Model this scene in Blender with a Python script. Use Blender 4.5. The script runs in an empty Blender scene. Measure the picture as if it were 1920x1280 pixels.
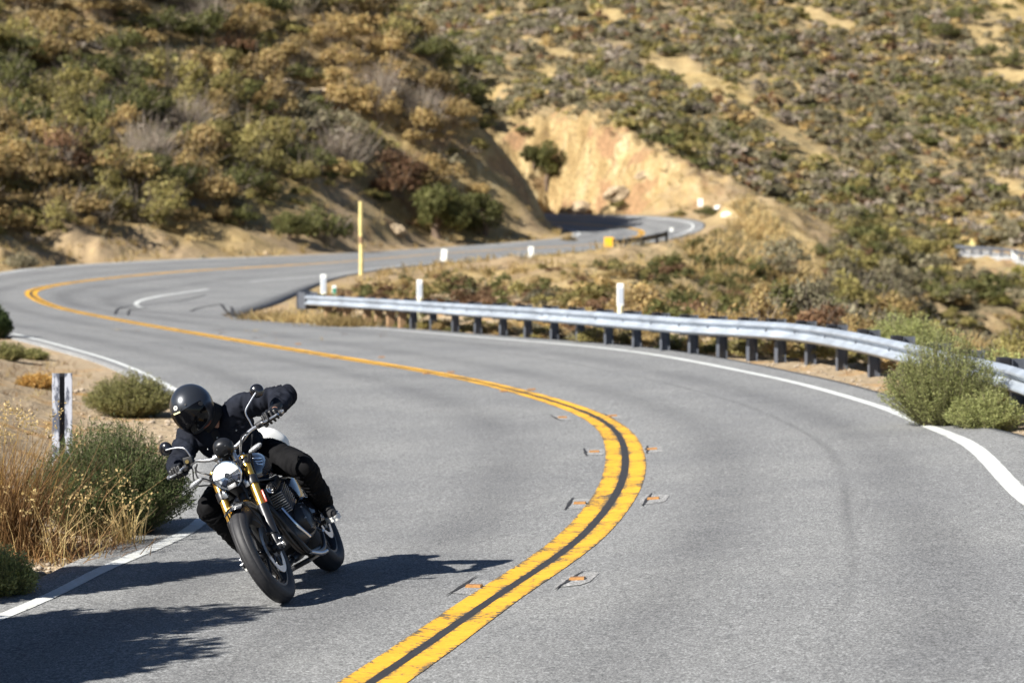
import bpy, bmesh, math, random
import numpy as np
from mathutils import Vector, Matrix, Euler, noise as mnoise
from mathutils.kdtree import KDTree
R = math.radians
SC = bpy.context.scene
COL = SC.collection

# ------------------------------------------------------------------ camera, sky, sun, exposure
CZ = 2.44                       # height of the lens above the road (standing on the bank)
FPX = 4500.0                    # focal length in pixels of a 1920 px wide frame
PITCH = math.atan((640 - 370) / FPX)
cam_d = bpy.data.cameras.new('camera')
cam = bpy.data.objects.new('camera', cam_d); COL.objects.link(cam)
cam.location = (0, 0, CZ); cam.rotation_euler = (math.pi / 2 - PITCH, 0, 0)
cam_d.sensor_width = 36; cam_d.lens = FPX / 1920 * 36
cam_d.clip_end = 3000; cam_d.clip_start = 0.1
cam_d.dof.use_dof = True; cam_d.dof.focus_distance = 14.6; cam_d.dof.aperture_fstop = 3.0
SC.camera = cam
SUN_AZ = Vector((-0.80, -0.60))  # horizontal direction towards the sun
SUN_EL = R(36)
w = bpy.data.worlds.new('World'); SC.world = w; w.use_nodes = True
nt = w.node_tree
sky = nt.nodes.new('ShaderNodeTexSky'); sky.sky_type = 'NISHITA'; sky.sun_disc = False
sky.sun_elevation = SUN_EL
sky.sun_rotation = math.atan2(SUN_AZ.x, SUN_AZ.y)
sky.air_density = 0.8; sky.dust_density = 0.2; sky.altitude = 2000
bg = nt.nodes['Background']; bg.inputs['Strength'].default_value = 0.05
nt.links.new(sky.outputs[0], bg.inputs[0])
sun_d = bpy.data.lights.new('sun', 'SUN'); sun_d.energy = 5.0; sun_d.angle = R(0.53); sun_d.color = (1, 0.955, 0.89)
sun = bpy.data.objects.new('sun', sun_d); COL.objects.link(sun)
ldir = Vector((SUN_AZ.x * math.cos(SUN_EL), SUN_AZ.y * math.cos(SUN_EL), math.sin(SUN_EL)))
sun.rotation_euler = ldir.to_track_quat('Z', 'Y').to_euler()
sun.location = (-30, -10, 40)
SC.view_settings.view_transform = 'Standard'; SC.view_settings.look = 'None'
SC.view_settings.exposure = 1.15; SC.view_settings.gamma = 1.0; SC.view_settings.use_curve_mapping = False

# ------------------------------------------------------------------ helpers
def ray(px, py):
    x = (px - 960) / FPX; u = -(py - 640) / FPX
    c, s = math.cos(PITCH), math.sin(PITCH)
    return np.array([x, c + u * s, -s + u * c])
def at_drop(px, py, hb):            # a point lying hb metres below the lens
    d = ray(px, py); return np.array([0, 0, CZ]) + d * (-hb / d[2])
def at_dist(px, py, D):             # a point D metres ahead
    d = ray(px, py); return np.array([0, 0, CZ]) + d * (D / d[1])
def to_px(p):
    p = np.asarray(p, float); c, s = math.cos(PITCH), math.sin(PITCH)
    q = p - np.array([0, 0, CZ]); f = q[..., 1] * c - q[..., 2] * s; u = q[..., 1] * s + q[..., 2] * c
    return 960 + FPX * q[..., 0] / f, 640 - FPX * u / f, f

def smooth(a, b, x):
    t = np.clip((np.asarray(x, float) - a) / (b - a), 0, 1); return t * t * (3 - 2 * t)
_perm = np.random.RandomState(7).permutation(4096)
def pnoise(x, y, seed=0):
    x = np.asarray(x, float) + seed * 17.31; y = np.asarray(y, float) + seed * 9.77
    xi = np.floor(x).astype(int); yi = np.floor(y).astype(int); xf = x - xi; yf = y - yi
    u = xf * xf * xf * (xf * (xf * 6 - 15) + 10); v = yf * yf * yf * (yf * (yf * 6 - 15) + 10)
    def g(ix, iy, dx, dy):
        h = _perm[(_perm[ix & 4095] + iy) & 4095] * (2 * math.pi / 4096)
        return np.cos(h) * dx + np.sin(h) * dy
    a = g(xi, yi, xf, yf); b = g(xi + 1, yi, xf - 1, yf)
    c = g(xi, yi + 1, xf, yf - 1); d = g(xi + 1, yi + 1, xf - 1, yf - 1)
    return (a * (1 - u) + b * u) * (1 - v) + (c * (1 - u) + d * u) * v
def fbm(x, y, oct=4, seed=0):
    s = 0; a = 1.0; f = 1.0
    for i in range(oct):
        s = s + a * pnoise(x * f, y * f, seed + i * 3); a *= 0.5; f *= 2.03
    return s

def mesh_np(name, V, F, mats, smooth_sh=False, mat_idx=None, attrs=None):
    V = np.asarray(V, np.float32); F = np.asarray(F, np.int32); n, k = F.shape
    me = bpy.data.meshes.new(name)
    me.vertices.add(len(V)); me.vertices.foreach_set('co', V.ravel())
    me.loops.add(n * k); me.loops.foreach_set('vertex_index', F.ravel())
    me.polygons.add(n); me.polygons.foreach_set('loop_start', np.arange(0, n * k, k, dtype=np.int32))
    try: me.polygons.foreach_set('loop_total', np.full(n, k, np.int32))
    except Exception: pass
    if smooth_sh: me.polygons.foreach_set('use_smooth', np.ones(n, bool))
    for m in (mats if isinstance(mats, (list, tuple)) else [mats]): me.materials.append(m)
    if mat_idx is not None: me.polygons.foreach_set('material_index', np.asarray(mat_idx, np.int32))
    for an, (typ, dat) in (attrs or {}).items():
        a = me.attributes.new(an, typ, 'POINT')
        dat = np.asarray(dat, np.float32)
        a.data.foreach_set('color' if typ == 'FLOAT_COLOR' else 'value', dat.ravel())
    me.update(); me.validate()
    return me
def link(name, me, parent=None, loc=None, rot=None, scale=None):
    o = bpy.data.objects.new(name, me); COL.objects.link(o)
    if parent is not None: o.parent = parent
    if loc is not None: o.location = loc
    if rot is not None: o.rotation_euler = rot
    if scale is not None: o.scale = (scale,) * 3 if isinstance(scale, (int, float)) else scale
    return o
def tag(o, label=None, cat=None, group=None, kind=None):
    if label: o['label'] = label
    if cat: o['category'] = cat
    if group: o['group'] = group
    if kind: o['kind'] = kind
    return o
def empty(name, loc=(0, 0, 0), rot=None):
    o = bpy.data.objects.new(name, None); COL.objects.link(o); o.location = loc; o.empty_display_size = .2
    if rot is not None: o.rotation_euler = rot
    return o
def copy_tree(o, parent=None):
    c = o.copy(); COL.objects.link(c)
    if parent is not None:
        c.parent = parent; c.matrix_parent_inverse = o.matrix_parent_inverse
    for ch in list(o.children): copy_tree(ch, c)
    return c

# ------------------------------------------------------------------ materials
def mat(name, col=(.5, .5, .5), rough=.6, metal=0.0, spec=0.5, coat=0.0, bump=None, vary=None, alpha=None):
    """plain procedural material: base colour with a little noise variation and optional bump"""
    m = bpy.data.materials.new(name); m.use_nodes = True; t = m.node_tree; b = t.nodes['Principled BSDF']
    b.inputs['Roughness'].default_value = rough; b.inputs['Metallic'].default_value = metal
    b.inputs['Specular IOR Level'].default_value = spec; b.inputs['Coat Weight'].default_value = coat
    b.inputs['Base Color'].default_value = (*col, 1)
    co = t.nodes.new('ShaderNodeTexCoord')
    if vary:
        sc, amt = vary
        n = t.nodes.new('ShaderNodeTexNoise'); n.inputs['Scale'].default_value = sc; n.inputs['Detail'].default_value = 5
        t.links.new(co.outputs['Object'], n.inputs['Vector'])
        r = t.nodes.new('ShaderNodeMapRange'); r.inputs[1].default_value = .25; r.inputs[2].default_value = .75
        r.inputs[3].default_value = 1 - amt; r.inputs[4].default_value = 1 + amt
        t.links.new(n.outputs[0], r.inputs[0])
        mx = t.nodes.new('ShaderNodeVectorMath'); mx.operation = 'SCALE'; mx.inputs[0].default_value = col
        t.links.new(r.outputs[0], mx.inputs['Scale']); t.links.new(mx.outputs[0], b.inputs['Base Color'])
    if bump:
        sc, st, dist = bump
        n = t.nodes.new('ShaderNodeTexNoise'); n.inputs['Scale'].default_value = sc; n.inputs['Detail'].default_value = 4
        t.links.new(co.outputs['Object'], n.inputs['Vector'])
        bp = t.nodes.new('ShaderNodeBump'); bp.inputs['Strength'].default_value = st; bp.inputs['Distance'].default_value = dist
        t.links.new(n.outputs[0], bp.inputs['Height']); t.links.new(bp.outputs[0], b.inputs['Normal'])
    return m
class NT:                               # small node-tree writer
    def __init__(s, name):
        s.m = bpy.data.materials.new(name); s.m.use_nodes = True; s.t = s.m.node_tree; s.b = s.t.nodes['Principled BSDF']
        g = s.t.nodes.new('ShaderNodeNewGeometry'); s.pos = g.outputs['Position']; s.geo = g
    def n(s, typ, **kw):
        k = s.t.nodes.new(typ)
        for a, v in kw.items():
            if a.startswith('i_'): k.inputs[int(a[2:])].default_value = v
            else: setattr(k, a, v)
        return k
    def l(s, a, b): s.t.links.new(a, b)
    def noise(s, scale, detail=5, rough=.55, vec=None, dist=0):
        k = s.n('ShaderNodeTexNoise'); k.inputs['Scale'].default_value = scale; k.inputs['Detail'].default_value = detail
        k.inputs['Roughness'].default_value = rough; k.inputs['Distortion'].default_value = dist
        s.l(vec or s.pos, k.inputs['Vector']); return k.outputs[0]
    def ramp(s, fac, stops):
        k = s.n('ShaderNodeValToRGB'); e = k.color_ramp.elements
        while len(e) < len(stops): e.new(0.5)
        for i, (p, c) in enumerate(stops):
            e[i].position = p; e[i].color = (*c, 1) if len(c) == 3 else c
        s.l(fac, k.inputs[0]); return k.outputs[0]
    def step(s, fac, a, b, lo=0., hi=1.):
        k = s.n('ShaderNodeMapRange', i_1=a, i_2=b, i_3=lo, i_4=hi); k.interpolation_type = 'SMOOTHSTEP'; s.l(fac, k.inputs[0]); return k.outputs[0]
    def mix(s, fac, a, b, mode='MIX'):
        k = s.n('ShaderNodeMix', data_type='RGBA', blend_type=mode)
        for v, i in ((fac, 0), (a, 6), (b, 7)):
            if isinstance(v, (int, float)): k.inputs[i].default_value = v
            elif isinstance(v, tuple): k.inputs[i].default_value = (*v, 1)
            else: s.l(v, k.inputs[i])
        return k.outputs[2]
    def math(s, op, a, b=None):
        k = s.n('ShaderNodeMath', operation=op)
        for v, i in ((a, 0), (b, 1)):
            if v is None: continue
            if isinstance(v, (int, float)): k.inputs[i].default_value = v
            else: s.l(v, k.inputs[i])
        return k.outputs[0]
    def attr(s, name, out='Fac'):
        k = s.n('ShaderNodeAttribute', attribute_name=name); return k.outputs[out]
    def scale_vec(s, v, sx, sy, sz):
        k = s.n('ShaderNodeVectorMath', operation='MULTIPLY'); s.l(v, k.inputs[0]); k.inputs[1].default_value = (sx, sy, sz); return k.outputs[0]
    def bump(s, h, strength, dist):
        k = s.n('ShaderNodeBump'); k.inputs['Strength'].default_value = strength; k.inputs['Distance'].default_value = dist
        s.l(h, k.inputs['Height']); s.l(k.outputs[0], s.b.inputs['Normal'])
    def done(s, col, rough=.8, spec=.3):
        if isinstance(col, tuple): s.b.inputs['Base Color'].default_value = (*col, 1)
        else: s.l(col, s.b.inputs['Base Color'])
        if isinstance(rough, (int, float)): s.b.inputs['Roughness'].default_value = rough
        else: s.l(rough, s.b.inputs['Roughness'])
        s.b.inputs['Specular IOR Level'].default_value = spec
        return s.m

# asphalt: fine pale and dark aggregate, worn wheel paths by road coordinate 'across', oil and patch blotches
def asphalt_material(name, base, tracks=True):
    k = NT(name)
    ag = k.noise(80, 2, .7); ag2 = k.noise(30, 6, .85); bl = k.noise(.55, 4, .55); fine = k.noise(7, 4, .6)
    c = k.ramp(ag, [(.35, tuple(x * .5 for x in base)), (.5, base), (.65, tuple(x * 1.75 for x in base))])
    c = k.mix(1.0, c, k.ramp(ag2, [(.35, (.52, .52, .53)), (.5, (1, 1, 1)), (.65, (1.5, 1.5, 1.48))]), 'MULTIPLY')
    c = k.mix(1.0, c, k.ramp(bl, [(.3, (.88, .88, .89)), (.7, (1.1, 1.095, 1.08))]), 'MULTIPLY')
    c = k.mix(1.0, c, k.ramp(fine, [(.3, (.93, .93, .93)), (.7, (1.06, 1.06, 1.06))]), 'MULTIPLY')
    if tracks:
        tr = k.attr('track'); wob = k.noise(.35, 3)
        tr = k.math('MULTIPLY', tr, k.step(wob, .25, .7, .45, 1.1))
        c = k.mix(tr, c, k.mix(1.0, c, (.73, .73, .74), 'MULTIPLY'))
    if tracks: c = k.mix(k.math('MULTIPLY', k.attr('joint'), k.step(k.noise(1.1, 4), .35, .6, .1, .42)), c, (.05, .05, .052))
    k.bump(ag2, .35, .006)
    return k.done(c, .86, .25)
M_ASPHALT = asphalt_material('asphalt', (.186, .189, .188))
M_PATCH = asphalt_material('patch_asphalt', (.245, .245, .24), False)
def paint_material(name, col, under, wear_lo, wear_hi, ribs=False):
    k = NT(name)
    a = k.noise(26, 6, .75); b = k.noise(2.2, 4, .6); e = k.attr('edge')
    cv = k.n('ShaderNodeCombineXYZ'); k.l(k.attr('rib'), cv.inputs[0]); k.l(k.attr('acr'), cv.inputs[1])
    st = k.noise(21 if ribs else 7, 6, .8, k.scale_vec(cv.outputs[0], 1.0, .3, 1), .5); st2 = k.noise(45, 3, .7, k.scale_vec(cv.outputs[0], 1.0, .3, 1))
    wear = k.math('ADD', k.math('MULTIPLY', a, .35), k.math('ADD', k.math('MULTIPLY', b, .25), k.math('MULTIPLY', st, .4)))
    wear = k.math('SUBTRACT', wear, k.math('MULTIPLY', e, .06))
    f = k.step(wear, wear_lo, wear_hi)
    c0 = k.mix(1.0, col, k.ramp(st2, [(.3, (.86, .84, .80)), (.55, (1, 1, 1)), (.72, (1.12, 1.16, 1.5))]), 'MULTIPLY')
    c0 = k.mix(1.0, c0, k.ramp(b, [(.3, (.86, .85, .84)), (.7, (1.06, 1.06, 1.06))]), 'MULTIPLY')
    c = k.mix(f, under, c0)
    k.bump(k.math('ADD', st, k.math('MULTIPLY', a, .6)), .5 if ribs else .3, .008)
    return k.done(c, .7, .3)
M_YELLOW = paint_material('yellow_paint', (.70, .375, .03), (.10, .085, .06), .425, .475, True)
M_WHITE = paint_material('white_paint', (.57, .59, .57), (.22, .22, .215), .36, .41)
M_TAR = mat('black_tar', (.022, .022, .024), .75, vary=(20, .3))
# ------------------------------------------------------------------ the road: stations of left line, centre line, right line, pavement edge on the right
Wp = lambda x, y, z: np.array([x, y, z], float)
Dp = at_drop
S9 = .9
ST = [
 (Wp(-7, 4.5, -.02), Wp(-3.9, 2.4, .02), Wp(-1.2, .2, .1)),
 (Wp(-5, 7.9, -.02), Wp(-2.4, 5.8, .03), Wp(.6, 4.4, .15)),
 (Wp(-3.8, 10.8, -.02), Wp(-1.42, 8.9, .04), Wp(1.9, 7.8, .2)),
 (Dp(20, 1150, 2.46), Dp(694, 1280, 2.40), Wp(2.9, 11., .23)),
 (Dp(200, 1065, 2.49), Dp(899, 1140, 2.43), Dp(2050, 1040, 2.2)),
 (Dp(370, 985, 2.57), Dp(1097, 1000, 2.47), Dp(1912, 925, 2.2)),
 (Dp(420, 900, 2.6), Dp(1171, 885, 2.47), Dp(1825, 838, 2.22)),
 (Dp(400, 800, 2.61), Dp(1146, 800, 2.5), Dp(1735, 797, 2.28)),
 (Dp(335, 735, 2.6), Dp(1030, 750, 2.52), Dp(1623, 754, 2.36)),
 (Dp(235, 685, 2.65), Dp(850, 706, 2.62), Dp(1431, 704, 2.42)),
 (Dp(140, 655, 2.68), Dp(640, 671, 2.76), Dp(1163, 656, 2.6)),
 (Dp(30, 627, 2.7), Dp(430, 636, 2.86), Dp(860, 629, 2.82)),
 (Wp(-12.8, 53.5, -.28), Dp(230, 601, 2.88), Dp(600, 607, 3.1)),
 (Wp(-15.2, 59.4, -.3), Dp(105, 575, 2.85), Dp(300, 582, 3.05)),
 (Wp(-17, 66.6, -.3), Dp(58, 552, 2.77), Dp(256, 568, 3.02)),
 (Wp(-17.9, 75.6, -.25), Dp(85, 538, 2.75), Dp(300, 555, 2.99)),
 (Wp(-17.7, 83, -.2), Dp(180, 524, 2.75), Dp(390, 542, 2.95)),
 (Dp(100, 501, 2.6), Dp(330, 510, 2.75), Dp(480, 527, 2.95)),
 (Dp(330, 488, 2.55), Dp(500, 500, 2.78), Dp(610, 517, 2.93)),
 (Dp(600, 478, 2.64), Dp(640, 491, 2.8), Dp(740, 499, 2.86)),
 (Dp(800, 466, 2.7), Dp(830, 475, 2.75), Dp(920, 483, 2.85)),
 (Dp(980, 454, 2.42), Dp(1000, 465, 2.65), Dp(1040, 474, 2.78)),
 (Dp(1058, 446, 2.32), Dp(1125, 457, 2.55), Dp(1160, 463, 2.6)),
 (Dp(1085, 440, 2.2), Dp(1193, 444, 2.35), Dp(1270, 441, 2.25)),
 (Dp(1080, 434, 2.1), Dp(1203, 436, 2.15), Dp(1300, 424, 1.75)),
 (Dp(1050, 429, 2.02), Dp(1185, 429, 2.0), Dp(1275, 414, 1.5)),
 (Dp(1000, 426, 1.96), Dp(1120, 423, 1.87), Dp(1200, 407, 1.33)),
 (Dp(940, 423, 1.9), Dp(1050, 418, 1.75), Dp(1110, 404, 1.27)),
 (Dp(860, 420, 1.85), Dp(950, 414, 1.65), Dp(1000, 402, 1.22)),
]
NS = len(ST)
SL = np.array([s[0] for s in ST]); SCn = np.array([s[1] for s in ST]); SR = np.array([s[2] for s in ST])
def ext(A, B, d):
    v = A - B; n = np.linalg.norm(v[:, :2], axis=1, keepdims=True); return A + v / n * d
SLX = ext(SL, SCn, .38); SRX = ext(SR, SCn, .72)
for i in (6, 7, 8): SRX[i] = ext(SR[i:i + 1], SCn[i:i + 1], .62)[0]
SRX[13] = Dp(452, 600, 3.15); SRX[14] = Dp(470, 585, 3.12); SRX[15] = Dp(520, 568, 3.1); SRX[16] = Dp(565, 548, 3.05); SRX[17] = Dp(600, 533, 3.0); SRX[18] = Dp(650, 517, 2.95)
def crom(P, u):
    u = np.clip(np.asarray(u, float), 0, len(P) - 1.0001); i = u.astype(int); t = (u - i)[:, None]
    p0 = P[np.maximum(i - 1, 0)]; p1 = P[i]; p2 = P[i + 1]; p3 = P[np.minimum(i + 2, len(P) - 1)]
    return .5 * ((2 * p1) + (-p0 + p2) * t + (2 * p0 - 5 * p1 + 4 * p2 - p3) * t * t + (-p0 + 3 * p1 - 3 * p2 + p3) * t ** 3)
SUB = 28
UU = np.linspace(0, NS - 1, (NS - 1) * SUB + 1)
CLX, CL, CC, CR, CRX = [crom(P, UU) for P in (SLX, SL, SCn, SR, SRX)]
for P in (CLX, CL, CC, CR, CRX):         # light smoothing of the picked points
    for _ in range(12): P[1:-1] = (P[:-2] + 2 * P[1:-1] + P[2:]) / 4
ARC = np.concatenate([[0], np.cumsum(np.linalg.norm(np.diff(CC, axis=0), axis=1))])
def across(i, side, d):                   # point on the surface, d metres from the centre line towards side curve
    A = CC[i]; B = side[i]; v = B - A; n = np.linalg.norm(v[:, :2], axis=1, keepdims=True); return A + v * (d / n)
def road_mesh():
    rows = []; trk = []; jnt = []
    def seg(A, B, ts, dist0, dist1):
        for t in ts:
            rows.append(A * (1 - t) + B * t); trk.append(dist0 * (1 - t) + dist1 * t)
    one = np.ones(len(UU))
    wl = np.linalg.norm((CL - CC)[:, :2], axis=1); wr = np.linalg.norm((CR - CC)[:, :2], axis=1)
    seg(CLX, CL, (0, .5), one * 9, one * 9)
    seg(CL, CC, np.linspace(0, 1, 25)[:-1], -wl, 0 * wl)
    seg(CC, CR, np.linspace(0, 1, 81)[:-1], 0 * wr, wr)
    seg(CR, CRX, np.linspace(0, 1, 6), one * 9, one * 9)
    V = np.array(rows)                     # (m, n, 3)
    D = np.array(trk)
    m, n = D.shape
    tr = np.zeros_like(D); jn = np.zeros_like(D)
    W = np.where(D < 0, wl[None], wr[None]); a = np.abs(D)
    on = a < 8
    tr += on * (np.exp(-((a - W * .30) / .33) ** 2) + np.exp(-((a - W * .74) / .33) ** 2)) * .9
    jn += on * (D > 0) * np.exp(-((a - W * .60 - .05 * pnoise(ARC * .25, 0 * ARC, 3)[None]) / .035) ** 2) * smooth(8, 16, ARC)[None] * (1 - smooth(36, 48, ARC))[None]
    idx = np.arange(m * n).reshape(m, n)
    F = np.stack([idx[:-1, :-1], idx[1:, :-1], idx[1:, 1:], idx[:-1, 1:]], -1).reshape(-1, 4)
    # skirts so that the slab has thickness
    V = V.reshape(-1, 3)
    lo = V[idx[0]] - [0, 0, .12]; ro = V[idx[-1]] - [0, 0, .12]
    nl = len(V); V = np.concatenate([V, lo, ro]); li = nl + np.arange(n); ri = nl + n + np.arange(n)
    F = np.concatenate([F, np.stack([li[:-1], idx[0, :-1], idx[0, 1:], li[1:]], -1), np.stack([idx[-1, :-1], ri[:-1], ri[1:], idx[-1, 1:]], -1)])
    z = np.zeros(2 * n)
    return mesh_np('road', V, F, M_ASPHALT, True, attrs={'track': ('FLOAT', np.concatenate([tr.ravel(), z])), 'joint': ('FLOAT', np.concatenate([jn.ravel(), z]))})
road = tag(link('road', road_mesh()), 'grey asphalt mountain road winding through two bends', None, None, 'structure')
def ribbon(name, i, inner, outer, dz, material, parent=road, rag=0.0, seed=1, nx=5):
    rs = np.random.RandomState(seed)
    P = [inner * (1 - t) + outer * t for t in np.linspace(0, 1, nx)]
    n = len(i)
    if rag:
        dirv = (outer - inner); dirv /= np.linalg.norm(dirv, axis=1, keepdims=True)
        P[0] = P[0] + dirv * (pnoise(ARC[i] * 5, 0 * ARC[i], seed) * rag)[:, None]; P[-1] = P[-1] + dirv * (pnoise(ARC[i] * 5, 3 + 0 * ARC[i], seed + 5) * rag)[:, None]
    V = np.array(P); V[:, :, 2] += dz
    m = nx; idx = np.arange(m * n).reshape(m, n)
    F = np.stack([idx[:-1, :-1], idx[:-1, 1:], idx[1:, 1:], idx[1:, :-1]], -1).reshape(-1, 4)
    e = np.repeat(np.abs(np.linspace(-1, 1, m))[:, None] ** 3, n, 1)
    rib = np.repeat(ARC[i][None], m, 0); wid = float(np.median(np.linalg.norm((outer - inner)[:, :2], axis=1)))
    nrm = np.cross(V[1, 0] - V[0, 0], V[0, 1] - V[0, 0])
    if nrm[2] > 0: F = F[:, ::-1]
    F = F if np.cross(V[0, 1] - V[0, 0], V[1, 0] - V[0, 0])[2] > 0 else F[:, ::-1]
    return link(name, mesh_np(name, V.reshape(-1, 3), F, material, True, attrs={'edge': ('FLOAT', e.ravel()), 'rib': ('FLOAT', rib.ravel()), 'acr': ('FLOAT', np.repeat(np.linspace(0, wid, m)[:, None], n, 1).ravel())}), parent)
# finer sampling for the painted lines
UF = np.linspace(0, NS - 1, (NS - 1) * 90 + 1)
def fine(P): return np.stack([np.interp(UF, UU, P[:, k]) for k in range(3)], 1)
CLX, CL, CC, CR, CRX = [fine(P) for P in (CLX, CL, CC, CR, CRX)]
ARC = np.concatenate([[0], np.cumsum(np.linalg.norm(np.diff(CC, axis=0), axis=1))])
allI = np.arange(len(UF))
def rng(u0, u1): return allI[(UF >= u0) & (UF <= u1)]
ribbon('centre_line', allI, across(allI, CL, .19), across(allI, CL, .035), .004, M_YELLOW, rag=.006, seed=3)['label'] = 'worn yellow line nearest the motorcycle'
ribbon('centre_line', allI, across(allI, CR, .035), across(allI, CR, .19), .004, M_YELLOW, rag=.004, seed=9)['label'] = 'yellow line on the guardrail side'
ribbon('black_line', allI, across(allI, CL, .034), across(allI, CR, .034), .004, M_TAR, rag=.006, seed=12, nx=3)
def edge_line(u0, u1, E, side, d0, d1, seed):
    i = rng(u0, u1); A = E[i]; v = A - CC[i]; v = v / np.linalg.norm(v[:, :2], axis=1, keepdims=True)
    ribbon('edge_line', i, A + v * d0, A + v * d1, .004, M_WHITE, rag=.006, seed=seed)
def crack(frac, u0, u1, w_, seed, side=1):
    i = rng(u0, u1); E = (CR if side > 0 else CL); A = CC[i] * (1 - frac) + E[i] * frac; v = E[i] - CC[i]; v = v / np.linalg.norm(v[:, :2], axis=1, keepdims=True)
    wob = (pnoise(ARC[i] * .5, 0 * ARC[i], seed) * .10 + pnoise(ARC[i] * 3, 0 * ARC[i], seed + 1) * .02)[:, None]; wd = (w_ * np.maximum(.08, .5 + 1.4 * pnoise(ARC[i] * 1.3, 2 + 0 * ARC[i], seed + 2)))[:, None]
    ribbon('crack', i, A + v * (wob - wd), A + v * (wob + wd), .003, M_TAR, nx=2)
crack(.5, 9.8, 15, .010, 43, -1)
edge_line(0, 28, CL, 0, -.06, .075, 21)
edge_line(0, 12.05, CR, 1, -.075, .075, 22)
edge_line(13.35, 16.0, CR, 1, -.07, .07, 23)
edge_line(16.9, 28, CR, 1, -.06, .06, 24)
# thin tar lines and cracks in the pull-off
def tar_strip(pts, w, seed, name='tar_seal'):
    P = np.array([Dp(*p) for p in pts]); u = np.linspace(0, len(P) - 1, 24 * (len(P) - 1)); Q = crom(P, u)
    d = np.gradient(Q, axis=0); nrm = np.stack([-d[:, 1], d[:, 0], 0 * d[:, 0]], 1); nrm /= np.linalg.norm(nrm, axis=1, keepdims=True)
    ww = w * (.7 + .6 * np.abs(pnoise(u * 3, u * 0, seed)))[:, None]
    V = np.concatenate([Q - nrm * ww, Q + nrm * ww]); n = len(Q); a = np.arange(n - 1)
    return V, np.stack([a, a + 1, a + 1 + n, a + n], -1)
# surface lookup for placing things on the road and for the terrain under it
_ri = np.arange(0, len(UF), 12)
_rows = []
for A, B, ts in ((CLX, CL, (0,)), (CL, CC, np.linspace(0, 1, 12)[:-1]), (CC, CR, np.linspace(0, 1, 12)[:-1]), (CR, CRX, np.linspace(0, 1, 6))):
    for t in ts: _rows.append(A[_ri] * (1 - t) + B[_ri] * t)
ROADPTS = np.concatenate(_rows)
KD = KDTree(len(ROADPTS))
for i, p in enumerate(ROADPTS): KD.insert((p[0], p[1], 0), i)
KD.balance()
def road_z(x, y):
    s = 0; ws = 0
    for co, i, d in KD.find_n((x, y, 0), 4):
        wgt = 1 / (d * d + 1e-4); s += wgt * ROADPTS[i][2]; ws += wgt
    return s / ws
def road_hit(px, py):                      # where the line of sight meets the road
    d = ray(px, py); D = 20.0
    for _ in range(40):
        t = D / d[1]; z = road_z(d[0] * t, D); D = D * .4 + .6 * ((z - CZ) / d[2] * d[1])
    t = D / d[1]; return np.array([d[0] * t, D, road_z(d[0] * t, D)])

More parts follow.
